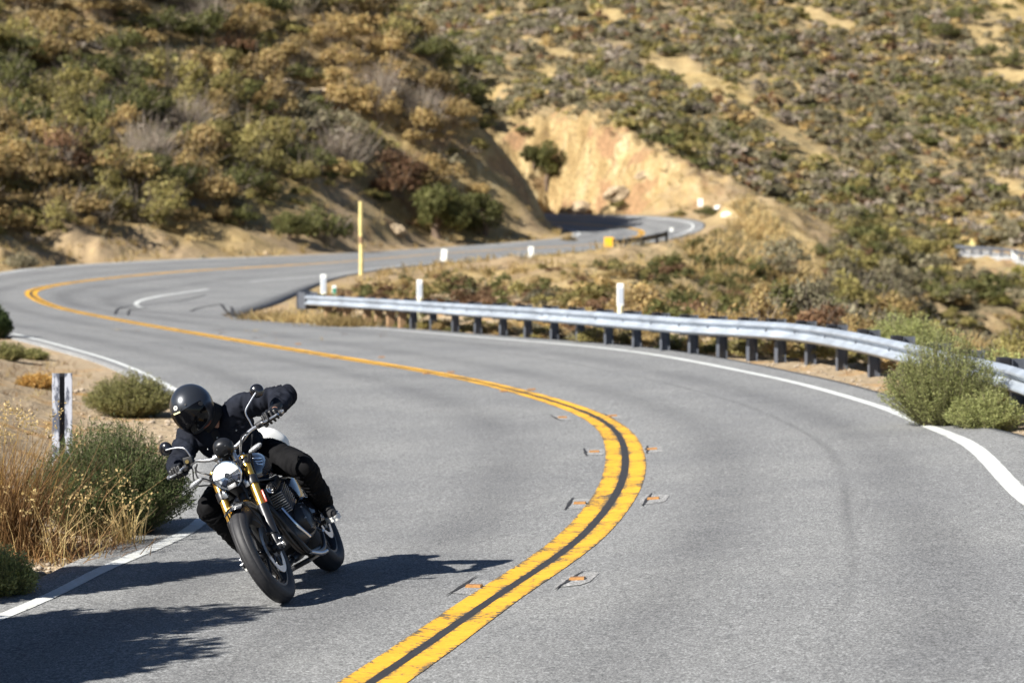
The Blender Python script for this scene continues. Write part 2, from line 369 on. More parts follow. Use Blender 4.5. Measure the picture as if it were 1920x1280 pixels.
# ------------------------------------------------------------------ terrain
def T(px, py, D): return at_dist(px, py, D * S9)
ctrl = []
for P in (SLX, SRX): ctrl += [p - np.array([0, 0, .03]) for p in P]
ctrl += [T(*p) for p in [
 # cut bank and hill left of the far arm
 (-500, 520, 92), (-500, 430, 96), (-500, 300, 106), (-500, 100, 122), (-500, -100, 140), (-500, -300, 160),
 (-250, 505, 93), (-250, 435, 97), (-250, 330, 105), (-250, 200, 116), (-250, 0, 133), (-250, -250, 156),
 (0, 495, 103.5), (0, 436, 106), (0, 424, 110), (0, 335, 116), (0, 200, 131), (0, 100, 138), (0, 0, 146), (0, -200, 165),
 (150, 487, 108), (150, 434, 110.5), (150, 424, 114), (150, 345, 120), (150, 200, 134.5), (150, 0, 149), (150, -200, 167),
 (300, 477, 114), (300, 434, 116.5), (300, 424, 120), (300, 355, 126), (300, 200, 141), (300, 100, 149), (300, 0, 157), (300, -150, 171),
 (450, 472, 120), (450, 437, 122.5), (450, 428, 125), (450, 370, 131), (450, 200, 147), (450, 60, 157), (450, -40, 165), (450, -90, 171),
 (600, 466, 127), (600, 440, 130), (600, 395, 136), (600, 300, 146), (600, 200, 153), (600, 100, 159), (615, 4, 165), (620, -18, 170),
 (720, 460, 136), (720, 400, 143), (720, 300, 151), (720, 180, 158), (715, 50, 165),
 (800, 455, 145), (800, 400, 150), (800, 300, 155), (800, 200, 160), (790, 90, 166),
 (900, 450, 150), (900, 395, 154.5), (900, 300, 158.5), (885, 215, 163),
 (980, 444, 154), (980, 385, 157.5), (958, 305, 162),
 (1035, 435, 160.5), (1030, 398, 162.5), (1005, 365, 164),
 # behind the left ridge
 (500, -20, 208), (620, 30, 194), (720, 110, 188), (800, 180, 186), (880, 275, 182), (955, 350, 177), (1005, 400, 174), (700, 60, 260), (800, 120, 230), (900, 215, 212),
 # rock cutting: foot and crest
 (950, 398, 213), (1050, 400, 205), (1130, 401, 197.5), (1200, 402, 190), (1290, 404, 182), (1345, 392, 177),
 (930, 238, 217), (1000, 222, 210.5), (1060, 222, 206.5), (1110, 225, 202.5), (1150, 250, 199), (1195, 270, 195), (1240, 290, 191.5), (1300, 328, 186), (1370, 370, 179.5),
 (1000, 205, 220), (1110, 205, 215), (1240, 270, 205), (1370, 355, 195),
 # far hill
 (1000, 150, 250), (1000, 60, 290), (1000, -10, 320), (1110, 150, 245), (1110, 80, 275), (1110, 0, 312), (1110, -150, 385),
 (850, 90, 285), (850, 30, 320), (790, 20, 335), (740, 6, 350), (690, 55, 362), (655, 95, 372), (600, 120, 385), (850, -30, 375), (960, -60, 370),
 (1240, 200, 232), (1240, 100, 270), (1240, 0, 308), (1240, -150, 380),
 (1370, 330, 205), (1370, 200, 238), (1370, 100, 275), (1370, 0, 310), (1370, -150, 380),
 (1500, 420, 190), (1500, 300, 218), (1500, 150, 262), (1500, 0, 312), (1500, -200, 400),
 (1650, 520, 165), (1650, 430, 192), (1650, 300, 228), (1650, 150, 270), (1650, 0, 315), (1650, -200, 400),
 (1740, 560, 160), (1780, 500, 178), (1800, 485, 186), (1800, 474, 192), (1800, 440, 199), (1800, 300, 238), (1800, 150, 278), (1800, 0, 320), (1800, -200, 400),
 (1920, 560, 162), (1920, 510, 176), (1920, 488, 184), (1920, 477, 190), (1920, 440, 197), (1920, 300, 236), (1920, 150, 278), (1920, 0, 322), (1920, -200, 400),
 (2300, 520, 170), (2300, 300, 235), (2300, 0, 320), (2300, -200, 400), (2800, 500, 175), (2800, 200, 260), (2800, -100, 350),
 # spur and brushy shoulder between the two arms
 (1390, 372, 172), (1430, 395, 168), (1480, 440, 160), (1520, 500, 148), (1560, 565, 130),
 (1300, 412, 168), (1340, 402, 170), (1400, 440, 155), (1300, 470, 135), (1420, 520, 112), (1480, 540, 105),
 (1200, 474, 140), (1100, 488, 122), (1000, 492, 118), (900, 500, 108), (800, 507, 102), (700, 514, 98),
 (1000, 530, 82), (1000, 560, 68), (1000, 592, 60), (800, 535, 88), (800, 560, 76), (800, 585, 66), (650, 545, 86), (650, 570, 76), (560, 585, 73), (640, 592, 68),
 (1150, 530, 82), (1150, 570, 62), (1150, 610, 53), (1300, 520, 92), (1300, 570, 62), (1300, 625, 47.5), (1420, 590, 52), (1420, 645, 42.5), (1520, 600, 50), (1520, 665, 38.5),
 (1620, 625, 45), (1620, 690, 35.5), (1720, 655, 38), (1800, 690, 32), (1920, 740, 27), (2100, 800, 22), (2400, 900, 18),
]]
# valley beyond the guardrail, and the near shoulders
ctrl += [np.array(p, float) for p in [
 (17, 75, -7), (22, 60, -8), (26, 100, -11), (30, 130, -11), (14, 48, -4.5), (18, 40, -5.5), (24, 32, -7), (40, 60, -14), (60, 90, -16), (20, 115, -6.5), (14, 20, -2.5), (30, 10, -7), (12, 5, -1), (60, 20, -14), (90, 60, -15),
 (-4.2, 13.5, .12), (-5.5, 15, .45), (-8, 14, 1.0), (-12, 14, 1.6), (-3.6, 17, .05), (-4.6, 20, .25), (-6, 22, .5), (-9, 24, .8), (-4.2, 25, -.02), (-5.2, 30, -.03), (-7, 32, .1), (-10, 34, .5), (-7.5, 40, -.1), (-10, 44, .0), (-14, 45, .5), (-15, 52, .2), (-20, 40, 1.2), (-22, 55, 1.0), (-26, 70, 1.0), (-26, 85, 1.2), (-20, 20, 2.2), (-20, 8, 2.5), (-10, 6, 1.2), (-30, 30, 3), (-45, 60, 4), (-45, 90, 6), (-60, 30, 6),
 (3, -3, .2), (-3, -6, .2), (10, -6, -.5), (-12, -6, 1.2), (40, -10, -9), (-50, -10, 5),
 (-60, 140, 18), (-60, 200, 26), (-30, 200, 21), (-30, 260, 16), (-60, 300, 20), (-120, 200, 30), (0, 380, 36), (60, 400, 46), (120, 350, 40), (150, 250, 18), (-100, 100, 14), (-120, 350, 25), (-40, 360, 28), (150, 120, -12), (130, 60, -16), (-120, 0, 10), (130, 0, -14),
 (0, 470, 42), (80, 480, 56), (-80, 470, 28), (180, 450, 56), (0, 620, 30), (180, 620, 40), (-160, 620, 20), (250, 300, 25),
]]
ctrl = np.array(ctrl)
def rbf_fit(P, lam=.15, c=1.5):
    n = len(P); d = np.sqrt(((P[:, None, :2] - P[None, :, :2]) ** 2).sum(-1) + c * c)
    A = np.zeros((n + 3, n + 3)); A[:n, :n] = -d + lam * np.eye(n); A[:n, n] = 1; A[:n, n + 1:] = P[:, :2]; A[n, :n] = 1; A[n + 1:, :n] = P[:, :2].T
    b = np.zeros(n + 3); b[:n] = P[:, 2]
    return np.linalg.lstsq(A, b, rcond=None)[0]
RBF_C = 1.5
rb = rbf_fit(ctrl, .02, RBF_C)
def rbf_eval(x, y):
    x = np.asarray(x, float).ravel(); y = np.asarray(y, float).ravel(); out = np.empty(len(x)); n = len(ctrl)
    for s in range(0, len(x), 20000):
        xs = x[s:s + 20000]; ys = y[s:s + 20000]
        d = np.sqrt((xs[:, None] - ctrl[None, :, 0]) ** 2 + (ys[:, None] - ctrl[None, :, 1]) ** 2 + RBF_C ** 2)
        out[s:s + 20000] = -d @ rb[:n] + rb[n] + rb[n + 1] * xs + rb[n + 2] * ys
    return out
_cr = np.array([T(*p) for p in [(900, 236, 219), (930, 238, 217), (1000, 222, 210.5), (1060, 221, 206.5), (1110, 225, 202.5), (1150, 250, 199), (1195, 270, 195), (1240, 290, 191.5), (1300, 328, 186), (1370, 370, 179.5), (1400, 380, 176)]])
def crest_cap(x, y, z):
    zc = np.interp(x, _cr[:, 0], _cr[:, 2]); yc = np.interp(x, _cr[:, 0], _cr[:, 1]); m = smooth(-6, -3, x) * (1 - smooth(15.5, 18, x)) * (1 - smooth(12, 26, y - yc)) * smooth(-12, -7, y - yc)
    cap = zc + .16 * np.maximum(0, y - yc) + .25 * fbm(x * .9, y * .15, 3, 21)
    return np.where(z > cap, z * (1 - m) + cap * m, z)
def terrain_z(x, y, detail=True):
    x = np.asarray(x, float); y = np.asarray(y, float); sh = x.shape; x = x.ravel(); y = y.ravel()
    near = (y > -8) & (y < 190) & (np.abs(x) < 40)
    d = np.full(len(x), 50.0); zr = np.zeros(len(x))
    for k in np.nonzero(near)[0]:
        co, i, dd = KD.find((x[k], y[k], 0)); d[k] = dd; zr[k] = ROADPTS[i][2]
    off = smooth(.9, 7, d)
    # gullies in the cuttings: shift the lookup towards and away from the camera
    wall = np.exp(-(((y - 182) / 20) ** 2)) * smooth(-8, 0, x) * (1 - smooth(14, 20, x))
    gl = fbm(x * .38 + y * .12, y * .16, 5, 5)
    bank = np.exp(-(((y - 104 - x * .9) / 13) ** 2)) * (x < 6)
    yy = y + wall * gl * 2.2 * smooth(1.5, 4, d) + bank * fbm(x * .6, y * .25, 5, 8) * 3.4 * smooth(1.2, 3.5, d)
    z = crest_cap(x, y, rbf_eval(x, yy))
    if detail:
        far = smooth(40, 120, y)
        z = z + off * (fbm(x * .09, y * .09, 4, 1) * (.5 + .6 * far) * (1 - .8 * np.minimum(1, np.exp(-(((y - 182) / 24) ** 4)) * smooth(-14, -6, x) * (1 - smooth(16, 24, x)))) + fbm(x * .6, y * .6, 3, 2) * (.1 + .25 * far)) + smooth(.6, 2, d) * fbm(x * 2.2, y * 2.2, 2, 4) * .05
        z += wall * smooth(1, 3, d) * (fbm(x * .8, y * .8, 5, 11) * .9 + .5 * (np.abs(pnoise(x * .9 + y * .2, y * .5, 13)) - .25))
    bl = smooth(.45, 2.6, d)
    z = np.where(near, (zr - .035) * (1 - bl) + z * bl, z)
    return z.reshape(sh), d.reshape(sh)
def fan_grid():
    a = np.concatenate([np.linspace(-70, -15, 60)[:-1], np.linspace(-15, 14.5, 330)[:-1], np.linspace(14.5, 70, 60)])
    rr = np.concatenate([np.geomspace(1.2, 30, 170)[:-1], np.linspace(30, 85, 170)[:-1], np.linspace(85, 195, 390)[:-1], np.geomspace(195, 640, 190)])
    A, D = np.meshgrid(np.radians(a), rr, indexing='ij')
    t = np.tan(A); t = np.sign(t) * np.minimum(np.abs(t), 2.75)
    return t * (D + 2), D - 4.0
GX, GY = fan_grid()
GZ, GD = terrain_z(GX, GY)
def ground_z(x, y):
    z, d = terrain_z(np.atleast_1d(np.asarray(x, float)), np.atleast_1d(np.asarray(y, float))); return z
RIDGE = np.array([T(*p) for p in [(1360, 366, 178), (1390, 372, 172), (1430, 395, 168), (1480, 440, 160), (1520, 500, 148), (1560, 565, 130), (1575, 590, 110)]])   # crest of the golden spur
def hill_hit(px, py, D0=20, D1=420):
    d = ray(px, py); Ds = np.geomspace(D0, D1, 500); t = Ds / d[1]
    z, dd = terrain_z(d[0] * t, Ds); below = (CZ + d[2] * t) < z
    i = int(np.argmax(below)) if below.any() else len(Ds) - 1
    a, b = Ds[max(i - 1, 0)], Ds[i]
    D = (a + b) / 2; t = D / d[1]; return np.array([d[0] * t, D, float(ground_z(d[0] * t, D)[0])])

# --- bare tan streaks on the far hill and patches on the near hill: pairs of picked points and a half width
BARE = [((hill_hit(*a), hill_hit(*b)), w_) for a, b, w_ in (((1235, 105), (1330, 165), 2.50), ((1330, 165), (1440, 225), 3.60), ((1440, 225), (1525, 290), 3.10), ((1480, 15), (1570, 45), 2.48), ((1835, 50), (1930, 150), 3.72), ((1880, 10), (1935, 40), 3.10), ((945, 78), (1075, 98), 2.60), ((1020, 128), (1100, 150), 1.24), ((1560, 288), (1640, 312), 1.24), ((1090, 18), (1180, 45), 1.49), ((1850, 330), (1925, 372), 1.49), ((1700, 262), (1790, 300), 0.99),
 ((505, 150), (610, 205), 1.50), ((560, 290), (690, 345), 1.30), ((700, 250), (760, 265), 1.00), ((290, 300), (385, 345), 1.20), ((930, 290), (1000, 380), 2.00), ((800, 300), (880, 320), 1.00), ((320, 40), (365, 60), 1.20), ((690, 400), (740, 420), 1.00))]
def ground_material():
    k = NT('dry_hillside_soil')
    big = k.noise(.09, 5, .6); mid = k.noise(.9, 6, .65); fin = k.noise(9, 5, .7); grain = k.noise(60, 3, .7)
    soil = k.ramp(mid, [(.28, (.21, .145, .085)), (.5, (.31, .23, .135)), (.72, (.41, .315, .195))])
    grass = k.ramp(mid, [(.3, (.25, .175, .075)), (.55, (.38, .28, .125)), (.75, (.46, .36, .185))])
    c = k.mix(k.step(big, .42, .58), soil, grass)
    und = k.ramp(k.noise(1.6, 5, .7), [(.35, (.155, .125, .07)), (.6, (.265, .215, .125))])
    c = k.mix(k.math('MULTIPLY', k.attr('scrub'), k.step(k.noise(.5, 5, .65), .40, .56)), c, und)
    c = k.mix(k.math('MULTIPLY', k.attr('dry'), .85), c, k.ramp(mid, [(.3, (.36, .26, .11)), (.6, (.52, .40, .19)), (.75, (.58, .47, .25))]))
    c = k.mix(1.0, c, k.ramp(fin, [(.25, (.72, .7, .68)), (.75, (1.2, 1.2, 1.18))]), 'MULTIPLY')
    sand = k.ramp(fin, [(.25, (.25, .185, .115)), (.5, (.38, .295, .195)), (.75, (.49, .40, .285))])
    sand = k.mix(k.step(mid, .52, .68), sand, (.40, .23, .085))
    c = k.mix(k.attr('sand'), c, sand)
    # rock of the cuttings: ochre, cream and rust in steep streaks
    st = k.noise(.8, 6, .65, k.scale_vec(k.pos, 1.0, .5, .28), .6)
    rock = k.ramp(st, [(.25, (.20, .13, .055)), (.42, (.33, .235, .11)), (.55, (.43, .325, .165)), (.66, (.50, .415, .255)), (.8, (.29, .19, .085))])
    ms = k.noise(.33, 3); rock = k.mix(k.step(ms, .5, .62), rock, (.32, .195, .105))
    rock = k.mix(1.0, rock, k.ramp(k.noise(4, 6, .75), [(.3, (.45, .43, .40)), (.6, (1.12, 1.12, 1.12))]), 'MULTIPLY')
    rock = k.mix(k.step(k.noise(1.2, 8, .72, k.scale_vec(k.pos, 1, .8, .55), .8), .56, .66, 0, .75), rock, (.13, .085, .05))
    c = k.mix(k.attr('rock'), c, rock)
    c = k.mix(1.0, c, k.ramp(grain, [(.3, (.8, .8, .8)), (.7, (1.15, 1.15, 1.15))]), 'MULTIPLY')
    h = k.math('ADD', k.math('MULTIPLY', fin, .6), k.math('MULTIPLY', k.noise(2.5, 6, .7), 1.6))
    k.bump(h, .8, .09)
    return k.done(c, .95, .1)
M_GROUND = ground_material()
def make_ground():
    n0, n1 = GX.shape; V = np.stack([GX, GY, GZ], -1)
    dy = np.gradient(V, axis=1); dx = np.gradient(V, axis=0); N = np.cross(dx, dy); N /= np.linalg.norm(N, axis=2, keepdims=True)
    slope = np.abs(N[..., 2])
    rock = (1 - smooth(.60, .82, slope)) * smooth(60, 90, GY)
    wallz = np.exp(-(((GY - 181) / 16) ** 4)) * smooth(-9, -3, GX) * (1 - smooth(14.5, 18, GX))
    rock = np.clip(np.maximum(rock * .75, wallz * (1 - smooth(.72, .93, slope))), 0, 1)
    # the pale cut in the far hillside below the far road
    cut = np.exp(-(((GY - 160) / 10) ** 2)) * smooth(28.5, 31, GX); rock = np.maximum(rock, cut * .7)
    sand = (1 - smooth(1.2, 6, GD + fbm(GX * .5, GY * .5, 3, 6) * 2)) * .95
    sand *= 1 - .65 * smooth(55, 85, GY)
    sand = np.maximum(sand, (1 - smooth(45, 60, GY)) * smooth(-16, -9, -np.abs(GX)) * .75)
    gp = np.stack([GX.ravel(), GY.ravel(), GZ.ravel()], 1); ok = gp[:, 1] > 5; gx = np.full(len(gp), -999.); gy = gx.copy(); gx[ok], gy[ok], _ = to_px(gp[ok]); gx = gx.reshape(n0, n1)
    sx, sy = RIDGE[:, 0], RIDGE[:, 1]; rdx = np.interp(GY, sy[::-1], sx[::-1]); dry = np.exp(-((GX - rdx + 1.3) / 2.4) ** 2) * smooth(92, 104, GY) * (1 - smooth(152, 158, GY))
    bare = np.zeros_like(GX); Pf = np.stack([GX, GY], -1)
    for seg, wd in BARE:
        a, b = seg[0][:2], seg[1][:2]; t = np.clip(((Pf - a) @ (b - a)) / ((b - a) @ (b - a)), 0, 1); q = np.linalg.norm(Pf - (a + t[..., None] * (b - a)), axis=-1); bare = np.maximum(bare, 1 - smooth(.7, 1.3, q / wd + .35 * pnoise(GX * .25, GY * .25, 3)))
    dry = np.maximum(dry, bare * .6)
    scrub = smooth(7, 14, GD) * smooth(50, 80, GY) * (1 - rock) * (1 - dry)
    idx = np.arange(n0 * n1).reshape(n0, n1)
    F = np.stack([idx[:-1, :-1], idx[1:, :-1], idx[1:, 1:], idx[:-1, 1:]], -1).reshape(-1, 4)
    return mesh_np('ground', V.reshape(-1, 3), F, M_GROUND, True, attrs={'rock': ('FLOAT', rock.ravel()), 'sand': ('FLOAT', sand.ravel()), 'dry': ('FLOAT', dry.ravel()), 'scrub': ('FLOAT', scrub.ravel())})
ground = tag(link('ground', make_ground()), 'dry tan hillsides, cut banks and sandy road shoulders', None, None, 'structure')
# ------------------------------------------------------------------ vegetation
def leaf_material(name, rough=.65, var=.35):
    k = NT(name)
    c = k.attr('tint', 'Color')
    oi = k.n('ShaderNodeObjectInfo')
    v = k.n('ShaderNodeMapRange', i_1=0., i_2=1., i_3=1 - var * .6, i_4=1 + var * .6); k.l(oi.outputs['Random'], v.inputs[0])
    s = k.n('ShaderNodeVectorMath', operation='SCALE'); k.l(c, s.inputs[0]); k.l(v.outputs[0], s.inputs['Scale'])
    m = k.done(s.outputs[0], rough, .25)
    tr = k.n('ShaderNodeBsdfTranslucent'); k.l(s.outputs[0], tr.inputs[0]); mx = k.n('ShaderNodeMixShader', i_0=.5); o = k.t.nodes['Material Output']
    k.l(k.b.outputs[0], mx.inputs[1]); k.l(tr.outputs[0], mx.inputs[2]); k.l(mx.outputs[0], o.inputs[0])
    return m
M_LEAF = leaf_material('shrub_leaves'); M_STEM = mat('twig_bark', (.13, .09, .06), .9, vary=(30, .3))
M_DRYSTEM = mat('straw', (.42, .29, .11), .8, vary=(20, .25))
KINDS = {   # base tints per leaf (two tones)
 'olive':  ((.19, .165, .055), (.33, .28, .105)),
 'brown':  ((.25, .175, .07), (.42, .315, .14)),
 'green':  ((.085, .09, .03), (.17, .165, .058)),
 'rust':   ((.15, .085, .045), (.25, .155, .085)),
 'grey':   ((.24, .20, .155), (.38, .325, .26)),
 'lime':   ((.20, .19, .045), (.34, .31, .09)),
 'sage':   ((.165, .145, .085), (.265, .235, .15)),
 'straw':  ((.40, .29, .12), (.58, .45, .22)),
}
def tint_of(kind, n, rs):
    a, b = (np.array(x) for x in KINDS[kind]); t = rs.rand(n, 1) ** 1.2
    c = (a * (1 - t) + b * t) * (.88 + .44 * rs.rand(n, 1)); c[:, 1] *= .95 + .1 * rs.rand(n)
    return np.concatenate([c, np.ones((n, 1))], 1)
def unit(v): return v / np.maximum(np.linalg.norm(v, axis=-1, keepdims=True), 1e-9)
def leaf_quads(C, N, size, rs, aspect=.6, tri=False):
    """one small face per centre C with normal near N"""
    n = len(C); r = unit(rs.randn(n, 3)); a = unit(np.cross(N, r)); b = np.cross(N, a)
    sz = size * (.6 + .8 * rs.rand(n, 1)); u = a * sz; v = b * sz * aspect
    if tri: return np.stack([C - u - v * .8, C + u - v * .8, C + v * 1.2], 1).reshape(-1, 3)
    return np.stack([C - u, C - v, C + u, C + v], 1).reshape(-1, 3)
def bush_np(n, kind, size, rs, lobes=8, squat=.75, tri=False, ragged=.6):
    """foliage of a dome shaped shrub, about 1 unit in radius, standing on z=0"""
    th = rs.rand(lobes) * 2 * math.pi; rr = np.sqrt(rs.rand(lobes)) * .78; zz = .2 + rs.rand(lobes) * .78 * (1.15 - rr)
    Lc = np.stack([rr * np.cos(th), rr * np.sin(th), zz * squat * 1.25], 1); Lr = .16 + .26 * rs.rand(lobes) ** 1.5
    k = rs.choice(lobes, n, p=Lr ** 2 / (Lr ** 2).sum())
    d = unit(rs.randn(n, 3)); d[:, 2] = np.abs(d[:, 2]) * .9 + d[:, 2] * .1
    rad = Lr[k] * (1 - .45 * rs.rand(n) ** 2 + ragged * (rs.rand(n) ** 5))
    C = Lc[k] + d * rad[:, None]; C[:, 2] = np.maximum(C[:, 2] * 1.0, .02)
    N = unit(d + rs.randn(n, 3) * .55)
    V = leaf_quads(C, N, size, rs, tri=tri); m = 3 if tri else 4
    T = tint_of(kind, n, rs); T[:, :3] *= (.75 + .5 * rs.rand(lobes))[k][:, None]
    return V, np.repeat(T, m, 0)
def twig_bush_np(n, kind, rs, width=.02):
    """bare twiggy shrub: fans of thin tapering stems"""
    base = np.stack([rs.randn(n) * .15, rs.randn(n) * .15, np.zeros(n)], 1)
    d = unit(np.stack([rs.randn(n) * .7, rs.randn(n) * .7, .7 + rs.rand(n)], 1)); L = .8 + .5 * rs.rand(n)
    side = unit(np.cross(d, rs.randn(n, 3)))
    P = []
    bend = rs.randn(n, 3) * .12
    for t in (0, .5, 1): P.append(base + d * (L * t)[:, None] + bend * t * t)
    w = width
    V = np.stack([P[0] - side * w, P[0] + side * w, P[1] + side * w * .8, P[1] - side * w * .8, P[1] - side * w * .8, P[1] + side * w * .8, P[2] + side * w * .35, P[2] - side * w * .35], 1).reshape(-1, 3)
    V[:, 2] = np.abs(V[:, 2])
    return V, np.repeat(tint_of(kind, n, rs), 8, 0)
def grass_np(n, kind, rs, h=1.0, spread=.5, lean=.35, w=.012):
    base = np.stack([rs.randn(n) * spread * .5, rs.randn(n) * spread * .5, np.zeros(n)], 1)
    d = np.stack([rs.randn(n) * lean, rs.randn(n) * lean, np.ones(n)], 1); d = unit(d + base * .5 * [1, 1, 0]); L = h * (.5 + .6 * rs.rand(n))
    side = unit(np.cross(d, rs.randn(n, 3))) * w
    droop = np.stack([d[:, 0], d[:, 1], -np.ones(n) * .3], 1) * .25 * L[:, None]
    m = base + d * L[:, None] * .55; t = base + d * L[:, None] + droop
    V = np.stack([base - side, base + side, m + side * .8, m - side * .8, m - side * .8, m + side * .8, t + side * .15, t - side * .15], 1).reshape(-1, 3)
    return V, np.repeat(tint_of(kind, n, rs), 8, 0)
def quads(V): return np.arange(len(V), dtype=np.int32).reshape(-1, 4)
def tris(V): return np.arange(len(V), dtype=np.int32).reshape(-1, 3)
def leaf_mesh(name, V, Tn, tri=False):
    return mesh_np(name, V, tris(V) if tri else quads(V), M_LEAF, False, attrs={'tint': ('FLOAT_COLOR', Tn)})
RS = np.random.RandomState(42)
def proto(kind, n=1300, size=.06):
    V, Tn = bush_np(n, kind, size, RS, lobes=RS.randint(10, 20), squat=RS.uniform(.6, .9))
    if kind != 'straw':
        V2, T2 = twig_bush_np(60, 'grey', RS, .010); V2 *= .95
        V = np.concatenate([V, V2]); Tn = np.concatenate([Tn, T2])
    return V, Tn
PROTO = {}
for kd in ('olive', 'brown', 'green', 'rust', 'lime', 'sage'):
    PROTO[kd] = [leaf_mesh(kd + '_shrub', *proto(kd)) for _ in range(4)]
PROTO['grey'] = []
for _ in range(3):
    V, Tn = twig_bush_np(420, 'grey', RS, .011); V2, T2 = bush_np(160, 'grey', .05, RS); PROTO['grey'].append(leaf_mesh('grey_shrub', np.concatenate([V, V2]), np.concatenate([Tn, T2])))
PROTO['straw'] = []
for _ in range(3):
    V, Tn = grass_np(420, 'straw', RS, .9, .9, .35, .02); PROTO['straw'].append(leaf_mesh('dry_grass_clump', V, Tn))
# lighter copies for joined scrub
LOW = {k: [bush_np(70, k, .19, RS, lobes=7, squat=RS.uniform(.55, .85), tri=True) for _ in range(5)] for k in ('olive', 'brown', 'green', 'rust', 'lime', 'sage', 'grey', 'straw')}
MID = {k: [bush_np(420, k, .085, RS, lobes=9, squat=RS.uniform(.6, .9), tri=True) for _ in range(4)] for k in ('olive', 'brown', 'green', 'rust', 'lime', 'sage', 'grey', 'straw')}
def joined(name, items, lib, label):
    Vs, Ts = [], []
    for (x, y, z, r, kd, a) in items:
        V, Tn = lib[kd][RS.randint(len(lib[kd]))]; c, s = math.cos(a), math.sin(a)
        hz = r * RS.uniform(.75, 1.1)
        W = np.stack([(V[:, 0] * c - V[:, 1] * s) * r + x, (V[:, 0] * s + V[:, 1] * c) * r + y, V[:, 2] * hz + z], 1)
        t = Tn.copy(); t[:, :3] *= RS.uniform(.75, 1.25); Vs.append(W); Ts.append(t)
    V = np.concatenate(Vs)
    return tag(link(name, leaf_mesh(name, V, np.concatenate(Ts), True)), label, None, None, 'stuff')
def visible(P, top):
    """crude line-of-sight test over the smooth terrain"""
    n = len(P); ok = np.ones(n, bool); el = (P[:, 2] + top - CZ) / P[:, 1]
    for f in np.linspace(.25, .96, 30):
        z = rbf_eval(P[:, 0] * f, P[:, 1] * f)
        ok &= ((z - CZ) / (P[:, 1] * f) < el + .0015)
    return ok
# --- scatter over the hillsides
def scatter(n, xr, yr, seed):
    rs = np.random.RandomState(seed); return np.stack([rs.uniform(*xr, n), rs.uniform(*yr, n)], 1)
def region(P, rlo, rhi, thresh, dens_scale, seed, roadgap):
    z, d = terrain_z(P[:, 0], P[:, 1]); rs = np.random.RandomState(seed)
    r = rlo + (rhi * 1.25 - rlo) * rs.rand(len(P)) ** 1.7
    Q = np.column_stack([P, z]); px, py, f = to_px(Q)
    keep = (px > -160) & (px < 2080) & (py > -120) & (py < 1100) & (d > roadgap + r)
    dn = fbm(P[:, 0] * dens_scale, P[:, 1] * dens_scale, 3, seed)
    dn2 = fbm((P[:, 0] + P[:, 1] * .5) * dens_scale * .5, (P[:, 0] - P[:, 1] * .5) * dens_scale * 2.2, 3, seed + 2)
    keep &= np.where(rs.rand(len(P)) < .5, dn, dn2) > thresh + rs.uniform(-.15, .15, len(P))
    for seg, wd in BARE:
        a, b = seg[0][:2], seg[1][:2]; t = np.clip(((P - a) @ (b - a)) / ((b - a) @ (b - a)), 0, 1); q = np.linalg.norm(P - (a + t[:, None] * (b - a)), axis=1); keep &= (q > wd * (.8 + .5 * pnoise(P[:, 0] * .2, P[:, 1] * .2, 3))) | (rs.rand(len(P)) < .06)
    # none on the rock cutting or its road
    ro = (np.abs(P[:, 1] - 184) < 22) & (P[:, 0] > -9) & (P[:, 0] < 15)
    x0, y0 = to_px(Q)[:2]
    crest = np.interp(x0, [900, 1000, 1110, 1150, 1195, 1240, 1300, 1370, 1420], [230, 216, 220, 244, 262, 284, 320, 364, 390])
    keep &= ~(ro & (y0 > crest - 2) & (x0 < 1385))
    keep &= ~((P[:, 0] > 24) & (P[:, 1] > 150) & (P[:, 1] < 176) & (y0 > 470) & (y0 < 560) & (x0 > 1790))
    Q, r = Q[keep], r[keep]
    v = visible(Q, r); return Q[v], r[v]
def pick_kind(P, seed, table):
    rs = np.random.RandomState(seed); m = fbm(P[:, 0] * .07, P[:, 1] * .07, 2, seed); out = []
    for v in m + rs.randn(len(P)) * .35:
        for lim, k in table:
            if v < lim: out.append(k); break
    return out
left = lambda P: P
def lefthill(P): # x limit of the left ridge grows with distance
    return P[(P[:, 1] > 92 + .9 * (P[:, 0] + 10)) & (P[:, 1] < 168)]
PL, RL = region(lefthill(scatter(13000, (-46, 9), (84, 168), 3)), .45, 1.5, -.56, .12, 31, 4.2)
px_, py_, f_ = to_px(PL); m = (px_ < 1040) & (py_ < np.interp(px_, [-200, 0, 300, 600, 830, 1000, 1050], [505, 492, 478, 468, 456, 446, 436])); PL, RL = PL[m], RL[m]
order = np.argsort(-RL); keep = []; cell = {}
for i in order:                          # thin out so that crowns only partly overlap
    x, y = PL[i, :2]; ok = True
    for a in (-1, 0, 1):
        for b in (-1, 0, 1):
            for j in cell.get((int(x // 1.6) + a, int(y // 1.6) + b), ()):
                if (PL[j, 0] - x) ** 2 + (PL[j, 1] - y) ** 2 < (.5 * (RL[i] + RL[j])) ** 2: ok = False
    if ok: keep.append(i); cell.setdefault((int(x // 1.6), int(y // 1.6)), []).append(i)
PL, RL = PL[keep], RL[keep]
KL = pick_kind(PL, 5, [(-.5, 'green'), (-.22, 'olive'), (.08, 'brown'), (.26, 'olive'), (.34, 'grey'), (.40, 'rust'), (.47, 'green'), (.6, 'sage'), (9, 'brown')])
PF, RF = region(scatter(38000, (-30, 82), (172, 380), 4), .3, 1.1, -.24, .06, 33, 2.0)
KF = pick_kind(PF, 6, [(-.62, 'green'), (-.3, 'olive'), (.22, 'sage'), (.36, 'grey'), (.46, 'brown'), (.55, 'rust'), (.7, 'sage'), (9, 'olive')])
print('scrub', len(PL), len(PF))
def between(P):
    px, py, f = to_px(np.column_stack([P, np.zeros(len(P))]))
    return P[(P[:, 0] > -6.5 + 0 * P[:, 1])]
PM, RM = region(between(scatter(5200, (-7, 24), (34, 172), 8)), .22, .62, -.25, .3, 35, 1.0)
